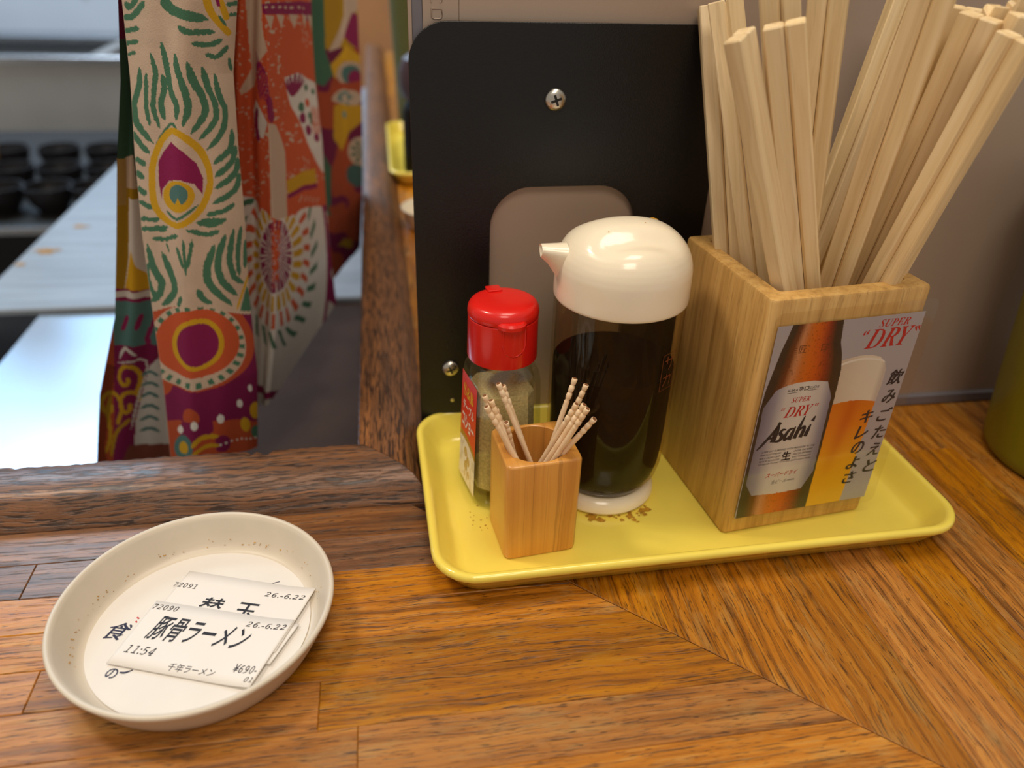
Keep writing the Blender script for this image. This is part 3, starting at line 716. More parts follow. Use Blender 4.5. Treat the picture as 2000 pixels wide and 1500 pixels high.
# ------------------------------------------------------------------ chopsticks (joined pairs) standing in the holder
CH = [  # foot, top, width direction tilt (deg), label
 ((.1347, .3026, .014), (.0822, .3560, .2251), 0, 'chopstick pair at the far left of the holder, top cut by frame'),
 ((.1135, .2970, .014), (.0826, .3759, .2214), 10, 'chopstick pair almost hidden behind the leftmost pair'),
 ((.1546, .3085, .014), (.0751, .2960, .2187), 66, 'short front chopstick pair turned edge-on with a diamond-shaped top'),
 ((.1577, .3174, .014), (.0906, .2983, .2226), -4, 'front chopstick pair with flat square top, right of the edge-on pair'),
 ((.1466, .3163, .014), (.0916, .3143, .2311), 4, 'tall chopstick pair rising behind the flat-topped front pair'),
 ((.1384, .3252, .014), (.1123, .3228, .2324), -8, 'chopstick pair slanting right, first one left of the gap'),
 ((.1114, .3200, .014), (.1620, .3683, .2310), 30, 'back chopstick pair bordering the gap on its right side'),
 ((.1427, .3409, .014), (.1419, .3024, .2347), -10, 'wide pale chopstick pair in the middle of the right bundle'),
 ((.1480, .3450, .014), (.1619, .3050, .2264), -22, 'chopstick pair with flat top in front of the right bundle'),
 ((.1405, .3513, .014), (.1650, .3227, .2277), 24, 'chopstick pair between the middle pair and flat-topped right pair'),
 ((.1502, .3421, .014), (.1720, .3080, .2310), 30, 'chopstick pair with ragged snapped top behind the right bundle'),
 ((.1434, .3323, .014), (.1669, .2868, .2218), -30, 'rightmost darker chopstick pair leaning over the holder corner'),
 ((.1488, .3359, .014), (.1755, .2990, .2275), 40, 'chopstick pair half hidden behind the rightmost pair')]
def stick_mesh(side, L, wt, wb, tt, tb, seed, ragged=False):
    rr = random.Random(seed); V = []; rings = []
    N = 8
    for k in range(N+1):
        s = k/N; w = (wb+(wt-wb)*s)/2; th = tb+(tt-tb)*s
        x0 = .0001 if side > 0 else -w; x1 = w if side > 0 else -.0001
        c = .0005; g = .0011
        gi = g if side > 0 else c; go = c if side > 0 else g
        z = s*L
        if ragged and k == N: z += rr.uniform(-.003, .003)
        rings.append([(x0+gi, -th/2, z), (x1-go, -th/2, z), (x1, -th/2+go, z), (x1, th/2-go, z), (x1-go, th/2, z), (x0+gi, th/2, z), (x0, th/2-gi, z), (x0, -th/2+gi, z)])
    # softened top
    cx = sum(p[0] for p in rings[-1])/8
    rings[-1] = [(p[0], p[1], p[2]-.0005+(rr.uniform(-.004, .002) if ragged else 0)) for p in rings[-1]]
    rings.append([(cx+(p[0]-cx)*.9, p[1]*.9, p[2]+.0005) for p in rings[-1]])
    n = 8; V = [p for r in rings for p in r]; F = []
    for i in range(len(rings)-1):
        for j in range(n): F.append((i*n+j, i*n+(j+1) % n, (i+1)*n+(j+1) % n, (i+1)*n+j))
    F.append(tuple(range(n-1, -1, -1))); F.append(tuple(range((len(rings)-1)*n, len(rings)*n)))
    me = mesh('stick', V, F); fixnorm(me)
    me.transform(Matrix.Rotation(R(90), 4, 'Y'))      # grain along own X
    return me
rnd = random.Random(21)
for k, (B, T, tw_, lab_) in enumerate(CH):
    B, T = Vector(B), Vector(T); d = (T-B); Ln = d.length; d.normalize()
    view = (B*.3+T*.7-Vector((0, 0, CAM_H))); view.normalize()
    wdir = d.cross(view).normalized(); wdir = (Matrix.Rotation(R(tw_), 3, d) @ wdir)
    thk = d.cross(wdir).normalized()
    t = thing('chopstick_pair', 'pale wooden disposable ' + lab_, 'chopsticks', B, 0, 'disposable chopsticks in the bamboo holder')
    t.matrix_world = Matrix((wdir, thk, d)).transposed().to_4x4()
    t.location = B; t.rotation_mode = 'XYZ'
    t.rotation_euler = Matrix((wdir, thk, d)).transposed().to_euler()
    for side in (-1, 1):
        o = link('stick', stick_mesh(side, Ln, .0142, .0112, .0066, .0050, k*2+side, k == 10), M['aspen'], t)
        o.rotation_euler = (0, R(-90), 0); o.color = (rnd.uniform(.93, 1.04), rnd.random(), rnd.random(), 1)

# ------------------------------------------------------------------ toothpick box and toothpicks
tb_c = Vector((-.0006, .2583, TZ)); TBY = .281
tc_ = tb_c + Vector((cos(TBY)*.0169-sin(TBY)*.0156, sin(TBY)*.0169+cos(TBY)*.0156, 0))
tb = thing('toothpick_box', 'small varnished wooden toothpick box with a round hole', 'box', tc_, TBY)
def sq_ring(w, d, r, z, n=64):
    out = []
    for i in range(n):
        a = 2*pi*i/n; dx, dy = cos(a), sin(a)
        # ray to rounded rectangle (superellipse-like)
        p = 14; q = (abs(dx/(w/2))**p+abs(dy/(d/2))**p)**(-1/p); out.append((dx*q, dy*q, z))
    return out
rings = [sq_ring(.0326, .0300, .001, 0), sq_ring(.0335, .0309, .001, .0006), sq_ring(.0338, .0312, .001, .0014), sq_ring(.0338, .0312, .001, .0502), sq_ring(.0332, .0306, .001, .0510), sq_ring(.0324, .0298, .001, .0513), circ(.0141, .0513), circ(.0137, .0509), circ(.0136, .0068)]
o = loft('box_body', rings, M['cedar'], tb, True, True, 40)
o.data.transform(Matrix.Rotation(R(90), 4, 'Y')); o.rotation_euler = (0, R(-90), 0); o.color = (1, .15, .85, 1)
TP = [((.0177, .2716, .012), (-.0112, .2712, .0823)), ((.0163, .2685, .012), (-.0084, .2703, .0807)), ((.0225, .2708, .012), (-.0101, .2657, .0805)), ((.0125, .2893, .012), (-.0065, .2804, .0700)),
      ((.0135, .2880, .012), (-.0071, .2763, .0691)), ((.0089, .2868, .012), (-.0019, .2721, .0689)), ((.0212, .2798, .012), (-.0058, .2808, .0826)), ((.0178, .2875, .012), (-.0039, .2862, .0785)),
      ((.0090, .2808, .012), (.0270, .2876, .0824)), ((.0097, .2850, .012), (.0317, .2841, .0816)), ((.0010, .2808, .012), (.0271, .2725, .0790)), ((.0009, .2775, .012), (.0299, .2691, .0810)),
      ((.0033, .2772, .012), (.0310, .2649, .0817)), ((.0013, .2836, .012), (.0341, .2645, .0771))]
def pick_mesh(L):
    r = .00117
    prof = [(.0002, 0), (r*.45, .003), (r*.85, .009), (r, .014), (r, L-.0118), (r*1.02, L-.0112), (r*.74, L-.0106), (r*1.0, L-.0098), (r*1.12, L-.0086), (r*1.0, L-.0074), (r*.72, L-.0068), (r*1.0, L-.0062), (r*1.08, L-.0048), (r*.98, L-.0038), (r*.66, L-.0032), (r*.95, L-.0026), (r*1.05, L-.0012), (r*1.05, L-.0002), (r*.86, L)]
    rings = [circ(a, z, 12) for a, z in prof]
    n = 12; V = [p for q in rings for p in q]; F = []
    for i in range(len(rings)-1):
        for j in range(n): F.append((i*n+j, i*n+(j+1) % n, (i+1)*n+(j+1) % n, (i+1)*n+j))
    F.append(tuple(range(n-1, -1, -1))); F.append(tuple(range((len(rings)-1)*n, len(rings)*n)))
    me = mesh('shaft', V, F); fixnorm(me); smooth_by_angle(me, 50)
    return me
TL = ['leftmost toothpick tip, highest of the low left cluster', 'toothpick second from the left in the low left cluster', 'lowest leftmost toothpick with dark tip', 'toothpick in the middle of the left cluster', 'toothpick in front of the left cluster middle', 'lowest right toothpick of the left cluster',
      'tall left toothpick, the one behind', 'tall left toothpick, the one in front', 'tallest toothpick of all, right of the hole', 'tall right toothpick beside the tallest', 'front left toothpick of the right cluster', 'second toothpick of the right cluster', 'third toothpick of the right cluster', 'rightmost toothpick leaning furthest out']
for k, (B, T) in enumerate(TP):
    B, T = Vector(B), Vector(T); d = T-B; Ln = d.length
    t = thing('toothpick', TL[k]+', grooved pale wood', 'toothpick', B, 0, 'toothpicks in the small wooden box')
    t.rotation_euler = d.to_track_quat('Z', 'Y').to_euler()
    o = link('shaft', pick_mesh(Ln), M['pick'], t); o.color = (rnd.uniform(.95, 1.03), rnd.random(), rnd.random(), 1)
    e = lathe('burnt_end', [(.00092, 0), (.00080, .00012), (.0001, .00014)], M['burnt'], t, 12, False, True); e.location = (0, 0, Ln)

# ------------------------------------------------------------------ soy sauce dispenser
dp = thing('soy_sauce_dispenser', 'smoked clear soy sauce dispenser with ivory domed cap and spout', 'dispenser', (.0468, .3170, TZ), R(12))
lathe('base_ring', [(.0225, 0), (.0255, .0004), (.0266, .002), (.0264, .0042), (.0252, .0062), (.0236, .0076), (.0222, .0082), (.0214, .0078)], M['white_cap'], dp, 72)
body = [(.0190, .0086), (.0218, .0092), (.0246, .0114), (.0268, .0155), (.0282, .0215), (.0289, .0300), (.0292, .0420), (.0294, .0700), (.0294, .1060)]
inner = [(r-.0012, z) for r, z in reversed(body[1:])]; inner[-1] = (.0196, .0112)
lathe('smoked_body', body, M['smoked'], dp, 96, True, False)
lvl = .0735
soy = [(.0002, .0113), (.0190, .0114)]+[(r-.0014, max(z, .0118)) for r, z in body[2:7]]+[(.0280, lvl), (.0274, lvl), (.0262, lvl-.0004), (.0002, lvl-.0004)]
lathe('soy_sauce', soy, M['soy'], dp, 72)
# cap: lathe, then pressed finger hollows
capp = [(.0286, .1075), (.0296, .1062), (.0299, .1068), (.0300, .1090), (.0299, .1170)]
for k in range(1, 15):
    a_ = k/14*pi/2; capp.append((max(.0003, .0299*cos(a_)**(2/2.35)), .1170+.0236*sin(a_)**(2/2.35)))
fine = []
for (r0, z0), (r1, z1) in zip(capp[:-1], capp[1:]):
    for k in range(3): fine.append((r0+(r1-r0)*k/3, z0+(z1-z0)*k/3))
fine.append(capp[-1])
cap = lathe('cap', fine, M['white_cap'], dp, 96, False, True, 60)
for v in cap.data.vertices:
    x, y, z = v.co
    if z > .126:
        for sg in (-1, 1):
            g = math.exp(-((x/.0170)**4+((y-sg*.0150)/.0060)**2))
            v.co.z -= .0036*g
fk_ = []
rr = random.Random(2)
for x_, y_ in ((.0140, .0060), (.0152, .0066), (.0133, .0069), (.0060, -.0040), (-.0110, -.0080)):
    r_ = math.hypot(x_, y_); z_ = .1170+.0236*(1-(r_/.0299)**2.35)**(1/2.35)
    g = sum(math.exp(-((x_/.0170)**4+((y_-sg*.0150)/.0060)**2)) for sg in (-1, 1))
    fk_.append(blob(rr, x_, y_, .0008 if x_ > .013 else .0003, z_-.0036*g+.0002))
V, F = join_meshes(fk_); link('cap_stain', mesh('cap_stain', V, F, True), M['stain'], cap)
springs = []
for s_, hw, hb in ((0.0, .0060, .0170), (.35, .0049, .0112), (.7, .0040, .0060), (1.0, .0032, .0034)):
    px = -.0262-.0112*s_; pz = .1268+.0020*s_; ring = []
    for j in range(16):
        a = 2*pi*j/16; yy = hw*cos(a); zz = hw*.72*sin(a) if sin(a) > 0 else hb*sin(a)*(1-.45*abs(cos(a)))
        ring.append((px+.0015*(1-s_)*0, yy, pz+zz))
    springs.append(ring)
springs.append([(p[0]+.0016, p[1]*.62, springs[-1][0][2]+(p[2]-springs[-1][0][2])*.62) for p in springs[-1]])
sp_ = loft('spout', springs, M['white_cap'], cap, False, False, 50)
lathe('spout_hole', [(.0019, 0), (.0001, .0001)], M['stain'], sp_, 16).matrix_local = Matrix.Translation((-.0362, 0, .1288)) @ Matrix.Rotation(R(-90), 4, 'Y')
# small printed mark on the smoked wall
def on_cyl(x, z, r=.0297): a = x/r; return Vector((r*cos(a), r*sin(a), z))
V, F = [], []
def cyl_stroke(p, q, wd):
    k = len(V)
    d = Vector((q[0]-p[0], q[1]-p[1])).normalized(); n_ = Vector((-d.y, d.x))*wd/2
    for c in ((p[0]+n_.x, p[1]+n_.y), (q[0]+n_.x, q[1]+n_.y), (q[0]-n_.x, q[1]-n_.y), (p[0]-n_.x, p[1]-n_.y)): V.append(on_cyl(*c))
    F.append((k, k+1, k+2, k+3))
bx0 = R(-64)*.0297; zb = .079
for a, b in ((((0, -9), (0, 9))), (((0, 9), (9, 9))), (((9, 9), (9, -9))), (((9, -9), (0, -9)))): cyl_stroke((bx0+a[0]/1000, zb+a[1]/1000), (bx0+b[0]/1000, zb+b[1]/1000), .0003)
for a, b in (((1.5, 6), (7.5, 6)), ((3, 8), (3, 4.2)), ((6, 8), (6, 3)), ((6, 3), (4.5, 1)), ((1.5, -2.5), (7, -2.5)), ((7, -2.5), (6.4, -6.5)), ((4, -1), (3.6, -4)), ((3.6, -4), (1.8, -7))): cyl_stroke((bx0+a[0]/1000, zb+a[1]/1000), (bx0+b[0]/1000, zb+b[1]/1000), .0006)
link('printed_mark', mesh('printed_mark', V, F), M['ink_faint'], dp)

# ------------------------------------------------------------------ pepper shaker
pp = thing('pepper_shaker', 'square glass pepper shaker with red flip cap and red label', 'shaker', (-.005, .3135, TZ), R(21))
def chamfer_sq(h, c, z): return [(h, -h+c, z), (h, h-c, z), (h-c, h, z), (-h+c, h, z), (-h, h-c, z), (-h, -h+c, z), (-h+c, -h, z), (h-c, -h, z)]
def oct_ring(r, z): return [(r*cos(R(a)), r*sin(R(a)), z) for a in (-22.5, 22.5, 67.5, 112.5, 157.5, 202.5, 247.5, 292.5)]
outer = [chamfer_sq(.0150, .005, 0), chamfer_sq(.0168, .0046, .0012), chamfer_sq(.0172, .0046, .004), chamfer_sq(.0152, .0042, .0655), chamfer_sq(.0146, .0046, .0700), chamfer_sq(.0132, .0052, .0735), oct_ring(.0128, .0755), oct_ring(.0126, .0800)]
inn = [oct_ring(.0108, .0800), oct_ring(.0108, .0755), chamfer_sq(.0120, .0050, .0715), chamfer_sq(.0130, .0046, .0655), chamfer_sq(.0146, .0046, .0085), chamfer_sq(.0120, .0046, .0070)]
loft('glass_bottle', outer+inn, M['glass'], pp, True, True, 25)
loft('pepper_powder', [chamfer_sq(.0117, .0046, .0073), chamfer_sq(.01435, .0046, .0088), chamfer_sq(.0131, .0046, .0590), chamfer_sq(.0127, .0046, .0600)], M['pepper'], pp, True, True, 25)
lathe('cap_base', [(.0150, .0757), (.0160, .0760), (.0162, .0768), (.0159, .0960), (.0156, .0964), (.0120, .0964)], M['red_cap'], pp, 72)
lid = lathe('flip_lid', [(.0152, .0966), (.0159, .0969), (.0161, .0976), (.0161, .0992), (.0157, .1010), (.0147, .1024), (.0132, .1032), (.0110, .1035), (.0060, .1036), (.0002, .1036)], M['red_cap'], pp, 72, True, True, 50)
tabp = []
for k in range(17):
    a = R(180+180*k/16); tabp.append((.0066*cos(a), -.0138+.0058*sin(a)))
t_ = prism('tab', tabp+[(.0066, -.0120), (-.0066, -.0120)], .0966, .0992, M['red_cap'], lid, .0010); t_.rotation_euler = (0, 0, R(-4))
rbox('hinge_block', .0066, .0060, .0010, .0006, M['red_cap'], lid, .1034, .0003, -.001, .0108)
U = []
for k in range(25):
    a = R(180+180*k/24); x = .0053*cos(a); z = .0885+.0060*sin(a); U.append((x, z))
U = [(-.0053, .0955)]+U+[(.0053, .0955)]
rings = tube_mesh([(.0158*sin(x/.0158), -.0158*cos(x/.0158), z) for x, z in U], .00055, 6)
loft('thumb_groove', rings, M['red_cap'], pp, True, True, 60)
# label on the left face (-x side)
lw, lh = 24.0, 60.0
a_tilt = math.atan2(.0172-.0152, .0615)
LM = Matrix.Translation((-.01735, 0, .0050)) @ Matrix.Rotation(a_tilt, 4, 'Y') @ Matrix(((0, 0, -1, 0), (-1, 0, 0, 0), (0, 1, 0, 0), (0, 0, 0, 1)))
X, Y = np.meshgrid(np.linspace(-lw/2, lw/2, 120), np.linspace(0, lh, 240), indexing='ij')
C = np.zeros(X.shape+(3,)); C[:] = lin(236, 226, 206)
edge = 24+(X/lw*2)*-1.5+2.0*np.cos(X/7.5)
gold = Y > edge-2.2; C[gold] = lin(176, 128, 40)
redm = Y > edge+1.0; C[redm] = lin(224, 58, 34)
for cx, cy, rx, ry in ((-2.5, 17.5, 2.2, 2.8), (1.8, 14.0, 2.0, 2.8), (-1.6, 9.6, 2.3, 3.0), (2.6, 6.4, 1.5, 2.2), (-3, 4.2, 1.0, 1.6)):
    e = ((X-cx)/rx)**2+((Y-cy)/ry)**2; C[e < 1] = lin(186, 146, 44); C[(e < .55) & (np.abs(X-cx) < .3)] = lin(236, 220, 170)
stem = np.abs(X-(.5*np.sin(Y*.4))) < .3; C[stem & (Y < 18) & (Y > 2)] = lin(176, 136, 50)
fl = (vnoise(X+60, Y, .35, 9) > .66) & (Y < edge-3) & (np.abs(X) > 5); C[fl] = lin(214, 202, 176)
wd_ = 1-.09*Y/lh
P3 = np.stack([X*wd_/1000, Y/1000, np.full_like(X, .00015)], -1)@np.array(LM)[:3, :3].T+np.array(LM)[:3, 3]
me = grid_mesh('label', P3); ink(me, C.reshape(-1, 3)); lb = link('label', me, M['label_print'], pp)
lb['label'] = 'red and white paper label on the left face'
B_ = lambda s: ''.join(chr(0x1D400+ord(c)-65) if c.isupper() else c for c in s)
text_obj('lettering', B_('S')+'&'+B_('B'), (-7.6, 48.2, 14.6, 6.6), M['ink_gold'], lb, LM, off=.3)
text_obj('lettering', 'テーブル', (-7.8, 40.6, 16.0, 5.4), M['ink_white'], lb, LM, off=.3, bold=.02)
text_obj('lettering', 'コショー', (-8.6, 30.4, 17.6, 8.6), M['ink_white'], lb, LM, off=.3, bold=.03)

# ------------------------------------------------------------------ dish, paper disc and meal tickets
dh = thing('cream_dish', 'shallow cream melamine dish holding the meal tickets', 'dish', (-.1208, .2146, .0003))
lathe('dish_body', [(.0428, 0), (.0440, .0002), (.0452, .0012), (.0474, .0054), (.0500, .0110), (.0520, .0155), (.0528, .0170), (.0530, .0178), (.0527, .0185), (.0518, .0188), (.0509, .0183), (.0500, .0164), (.0482, .0106), (.0466, .0066), (.0456, .0050), (.0446, .0040), (.0436, .0036), (.0430, .0033), (.0001, .0033)], M['cream'], dh, 128, True, True, 60)
rr = random.Random(8); parts = []
for k in range(70):
    a = R(rr.uniform(20, 215)); rad = rr.gauss(.0462, .0005)
    z = .0033+max(0, (rad-.0430))*.72
    parts.append(blob(rr, rad*cos(a), rad*sin(a), rr.choice([.00025, .0003, .0004]), .0060+(rad-.0462)*2.2+.0002))
V, F = join_meshes(parts); o = link('grime_specks', mesh('grime_specks', V, F, True), M['stain'], dh); o['kind'] = 'stuff'
TYR = R(-7.0)
TK = Matrix.Translation((-.0930, .1865, 0)) @ Matrix.Rotation(TYR, 4, 'Z')       # shared axes for everything printed in the dish
pd = lathe('paper_disc', [(.0424, 0), (.0424, .0002), (.0001, .0002)], M['paper2'], None, 96)
pd.location = (-.1208, .2142, .0038); tag(pd, 'round white paper disc lying in the cream dish under the tickets', 'paper')
DISC = Matrix.Translation((.1208, -.2142, -.0038)) @ TK
def dtx(body, box, mat, **kw): return text_obj('lettering', body, box, M[mat], pd, DISC, off=4.06, **kw)
dtx('食', (-67.6, 12.4, 8.4, 8.8), 'ink_blue', shear=.2)
text_obj('lettering', '食', (-67.25, 12.5, 8.4, 8.8), M['ink_blue'], pd, DISC, off=4.08, shear=.2)
dtx('の', (-55.4, -4.4, 4.4, 4.6), 'ink_blue', bold=.015)
link('pen_stroke', stroke_mesh([([(-50.6, -1.2), (-48.6, -1.0), (-46.4, .6)], [.7, 1.0, .5]), ([(-59.4, 20.6), (-58.6, 20.0), (-58.2, 19.0)], [.5, .9, .5]), ([(-17.2, 49.2), (-16.4, 48.4), (-15.9, 47.6)], [.5, 1.0, 1.2]), ([(-15.6, 49.8), (-12.8, 51.4), (-10.2, 53.0)], [.7, .5, .4])], DISC, 4.06), M['ink_blue'], pd)
link('red_mark', stroke_mesh([([(-58.8, 24.6), (-57.6, 24.0)], [.6, .8]), ([(-58.2, 22.8), (-57.4, 22.0)], [.7, .5])], DISC, 4.06), M['ink_red'], pd)
MONO = lambda s: ''.join(chr(0x1D7F6+int(c)) if c.isdigit() else c for c in s)
def ticket(name, label, quad, z, group):
    """quad: BL BR TR TL in shared mm; thin sheet, right edge curling up a little"""
    t = thing(name, label, 'ticket', (TK @ Vector((quad[0][0]/1000, quad[0][1]/1000, 0))).to_tuple()[:2]+(z/1000,), 0, group)
    inv = Matrix.Translation(-t.location)
    n = 48; V = []; F = []
    bl, br, tr, tl = [Vector(q) for q in quad]
    for i in range(n+1):
        for j in range(7):
            s, u = i/n, j/6
            p = (bl*(1-s)+br*s)*(1-u)+(tl*(1-s)+tr*s)*u
            V.append(inv @ TK @ Vector((p.x/1000, p.y/1000, z/1000+.0012*max(0, s-.72)**2/.08)))
    for i in range(n):
        for j in range(6): F.append((i*7+j, (i+1)*7+j, (i+1)*7+j+1, i*7+j+1))
    o = link('paper_sheet', mesh('paper_sheet', V, F, True), M['paper'], t)
    sd = o.modifiers.new('thick', 'SOLIDIFY'); sd.thickness = .00008; sd.offset = -1
    fr = inv @ TK @ Matrix.Translation((0, 0, z/1000))
    def tx(body, box, **kw):
        o = text_obj('lettering', body, box, M['ink'], t, fr, off=.10, **kw)
        for v in o.data.vertices:      # follow the curl of the sheet
            p = (inv @ TK).inverted() @ v.co
            x = p.x*1000; y = p.y*1000; u = (y-bl.y)/(tl.y-bl.y)
            x0 = bl.x+(tl.x-bl.x)*u; x1 = br.x+(tr.x-br.x)*u; s = (x-x0)/(x1-x0)
            v.co.z += .0012*max(0, s-.72)**2/.08
        return o
    return t, tx
t3, tx = ticket('meal_ticket', 'white ticket lowest in the dish, only its right corner showing', [(-46, 10), (3.6, 10.5), (7.2, 31), (-44, 36)], 4.25, 'meal tickets in the cream dish')
t2, tx = ticket('meal_ticket', 'upper white ticket in the dish numbered 72091, half covered', [(-54, 16), (3.4, 16), (7.0, 50.4), (-50.5, 52)], 4.55, 'meal tickets in the cream dish')
tx(MONO('72091'), (-53.4, 42.4, 10.2, 2.5), shear=.25); tx(MONO('26.')+'-'+MONO('6.22'), (-13.2, 43.4, 17.0, 2.5), shear=.25)
tx('替', (-38.2, 29.6, 9.6, 9.6), shear=.2, bold=.012); tx('玉', (-22.2, 30.2, 9.0, 8.6), shear=.1, bold=.012)
t1, tx = ticket('meal_ticket', 'topmost white ticket in the dish for pork bone ramen, numbered 72090', [(-57.4, 1.2), (.6, -1.2), (4.8, 32.2), (-55.2, 33.6)], 4.85, 'meal tickets in the cream dish')
tx(MONO('72090'), (-55.2, 29.2, 10.6, 2.7), shear=.25); tx(MONO('26.')+'-'+MONO('6.22'), (-13.8, 26.6, 16.2, 2.7), shear=.25)
tx('豚骨ラーメン', (-50.2, 14.4, 39.4, 12.0), shear=.18, bold=.011)
tx(MONO('11')+':'+MONO('54'), (-54.0, 7.0, 11.2, 3.9), shear=.25)
tx('千年ラーメン', (-33.9, 1.8, 18.4, 3.6), shear=.12); tx('¥'+MONO('690')+'-', (-9.4, 4.9, 9.4, 4.0), shear=.15); tx(MONO('01'), (-3.0, 1.0, 3.2, 2.4), shear=.2)

# ------------------------------------------------------------------ olive green tumbler at the right edge
ol = thing('green_tumbler', 'olive green plastic tumbler at the right edge by the partition', 'tumbler', (.315, .358, .0004))
lathe('cup', [(.0395, 0), (.0425, .0008), (.0445, .0035), (.0455, .008), (.0560, .150), (.0566, .152), (.0556, .1525), (.0545, .150), (.0440, .010), (.0001, .008)], M['olive'], ol, 96)

# ------------------------------------------------------------------ things beyond the partition, on the counter's far leg
t = make_tray('yellow_tray', 'second yellow tray seen blurred beyond the black bookend', uv(93, 618, .5), R(100))
d2 = thing('white_dish', 'white round dish blurred behind the bookend on the far counter', 'dish', uv(68, 372, .3))
lathe('dish_body', [(.024, 0), (.026, .0005), (.030, .010), (.0325, .018), (.0315, .0182), (.028, .010), (.024, .004), (.0001, .0035)], M['white_cap'], d2, 48)
s2 = thing('dark_bottle', 'dark round-capped bottle half hidden behind the bookend on the far tray', 'bottle', uv(72, 540, 4))
lathe('bottle_body', [(.023, 0), (.0265, .001), (.027, .004), (.027, .066), (.024, .074), (.020, .078)], M['soy'], s2, 40)
lathe('round_cap', [(.020, .0782), (.026, .081), (.029, .092), (.029, .108), (.025, .120), (.015, .127), (.0002, .129)], plain('maroon_cap', srgb(60, 36, 40), .4), s2, 40)
c2 = thing('olive_canister', 'tall olive green canister blurred on the far counter', 'canister', uv(84, 760, .4))
lathe('canister_body', [(.034, 0), (.037, .001), (.038, .004), (.046, .21), (.044, .213), (.0001, .213)], M['olive_dark'], c2, 40)

# ------------------------------------------------------------------ printed curtain along the kitchen side of the edge
NET = {  # column: depth mm, then (print x, print y, world x mm, world z mm) from top to hem
'B0':(400,[(229,-150,-183.7,244.4),(230,4,-190.7,212.5),(235,157,-197.6,177.5),(228,311,-208.3,138.7),(227,464,-218.6,95.7),(225,618,-230.5,47.8),(195,771,-252.6,-6.5),(188,925,-269.7,-67.6)]),
'B1':(430,[(270,-150,-187.3,244.2),(283,2,-191.2,210.4),(299,154,-194.8,173.3),(308,306,-200.8,132.4),(323,459,-205.7,87.0),(343,611,-209.4,36.6),(365,763,-213.0,-20.0),(380,915,-219.4,-83.9)]),
'A0':(378,[(225,-150,-174.5,244.7),(238,1,-178.4,215.1),(254,152,-182.0,182.7),(263,303,-187.7,146.9),(277,455,-192.7,107.4),(297,606,-196.5,63.4),(319,757,-200.4,14.2),(335,908,-206.6,-41.4)]),
'A1':(368,[(335,-150,-146.5,245.5),(352,0,-148.4,217.0),(355,150,-153.6,185.7),(365,300,-157.7,151.4),(378,450,-161.4,113.3),(393,600,-164.9,71.1),(412,750,-168.0,23.8),(418,900,-174.9,-29.5)]),
'A2':(395,[(445,-150,-132.3,245.9),(464,-4,-132.4,216.3),(456,142,-139.4,183.7),(466,288,-142.4,148.1),(479,434,-144.7,108.9),(487,580,-148.8,65.3),(503,726,-151.0,16.9),(503,872,-158.5,-37.6)]),
'C0':(470,[(415,-150,-165.5,244.9),(433,-14,-165.9,212.2),(426,121,-173.8,176.5),(433,257,-178.0,137.7),(447,393,-180.4,95.4),(450,529,-186.8,48.7),(467,664,-189.0,-2.6),(480,800,-192.7,-59.6)]),
'C1':(455,[(515,-150,-134.1,245.8),(518,-16,-137.6,214.5),(523,119,-140.7,180.5),(526,253,-144.6,143.5),(532,387,-148.0,103.1),(540,521,-151.2,58.7),(537,656,-158.3,9.7),(525,790,-169.6,-44.8)]),
'C2':(600,[(600,-150,-147.5,245.4),(607,-44,-148.5,213.1),(609,62,-151.2,178.7),(616,168,-152.3,142.0),(629,274,-151.3,102.8),(636,380,-152.5,60.7),(644,486,-153.4,15.4),(657,592,-152.1,-33.4)]),
'D0':(660,[(590,-150,-166.1,244.8),(597,-50,-167.1,211.5),(600,49,-169.6,176.1),(608,149,-170.3,138.5),(618,249,-170.3,98.5),(626,349,-170.9,55.7),(636,448,-170.7,10.0),(648,548,-169.6,-39.0)]),
'D1':(760,[(688,-150,-148.6,245.3),(693,-60,-148.8,210.7),(699,31,-149.2,174.2),(703,121,-149.7,135.7),(707,211,-150.7,94.8),(709,301,-152.9,51.5),(708,392,-156.4,5.4),(704,482,-162.1,-43.8)])}
def col_at(key, tt):
    d, pts = NET[key]; a = np.array(pts, float); k = np.linspace(0, 1, len(a))
    t0 = np.clip(tt, 0, 1)
    r = np.stack([np.interp(t0, k, a[:, c]) for c in range(4)], -1)
    ext = np.clip(-tt, 0, None)
    r[:, 3] += ext*300; r[:, 1] -= ext*1200
    return np.concatenate([r, np.full((len(tt), 1), d)], 1)      # px,py,x,z,depth
rowsT = np.concatenate([np.linspace(-1.2, -.02, 10), np.linspace(0, 1, 520)])
SEGS = [('B', ('B0', 'B1'), 80), ('H', ('B1', 'A0'), 8), ('A', ('A0', 'A1', 'A2'), 230), ('H', ('A2', 'C0'), 8), ('C', ('C0', 'C1'), 70), ('C', ('C1', 'C2'), 110), ('H', ('C2', 'D0'), 8), ('D', ('D0', 'D1'), 90)]
strips, zones = [], []
for si, (zn, keys, n) in enumerate(SEGS):
    cs = [col_at(k, rowsT) for k in keys]
    s = np.linspace(0, 1, n+1)[(0 if si == 0 else 1):]
    for q in s:
        if len(cs) == 2: c = cs[0]*(1-q)+cs[1]*q
        else: c = cs[0]*(2*(q-.5)*(q-1))+cs[1]*(4*q*(1-q))+cs[2]*(2*q*(q-.5))
        c = c.copy(); hang = np.clip((rowsT+.2)/1.2, 0, 1)
        ph = {'A': 0, 'C': 1.3, 'D': 2.1, 'B': .6, 'H': 0}[zn]
        amp = {'A': 2.2, 'C': 4.0, 'D': 6.0, 'B': 2.0, 'H': 0}[zn]*sin(pi*q)
        c[:, 4] += amp*np.sin(q*9+ph+rowsT*1.5)*(.4+.6*hang)+.5*amp*np.sin(q*17+rowsT*7+ph)
        strips.append(c); zones.append(zn)
Gd = np.stack(strips, 0)                                            # (cols, rows, 5)
PX, PY = Gd[..., 0], Gd[..., 1]
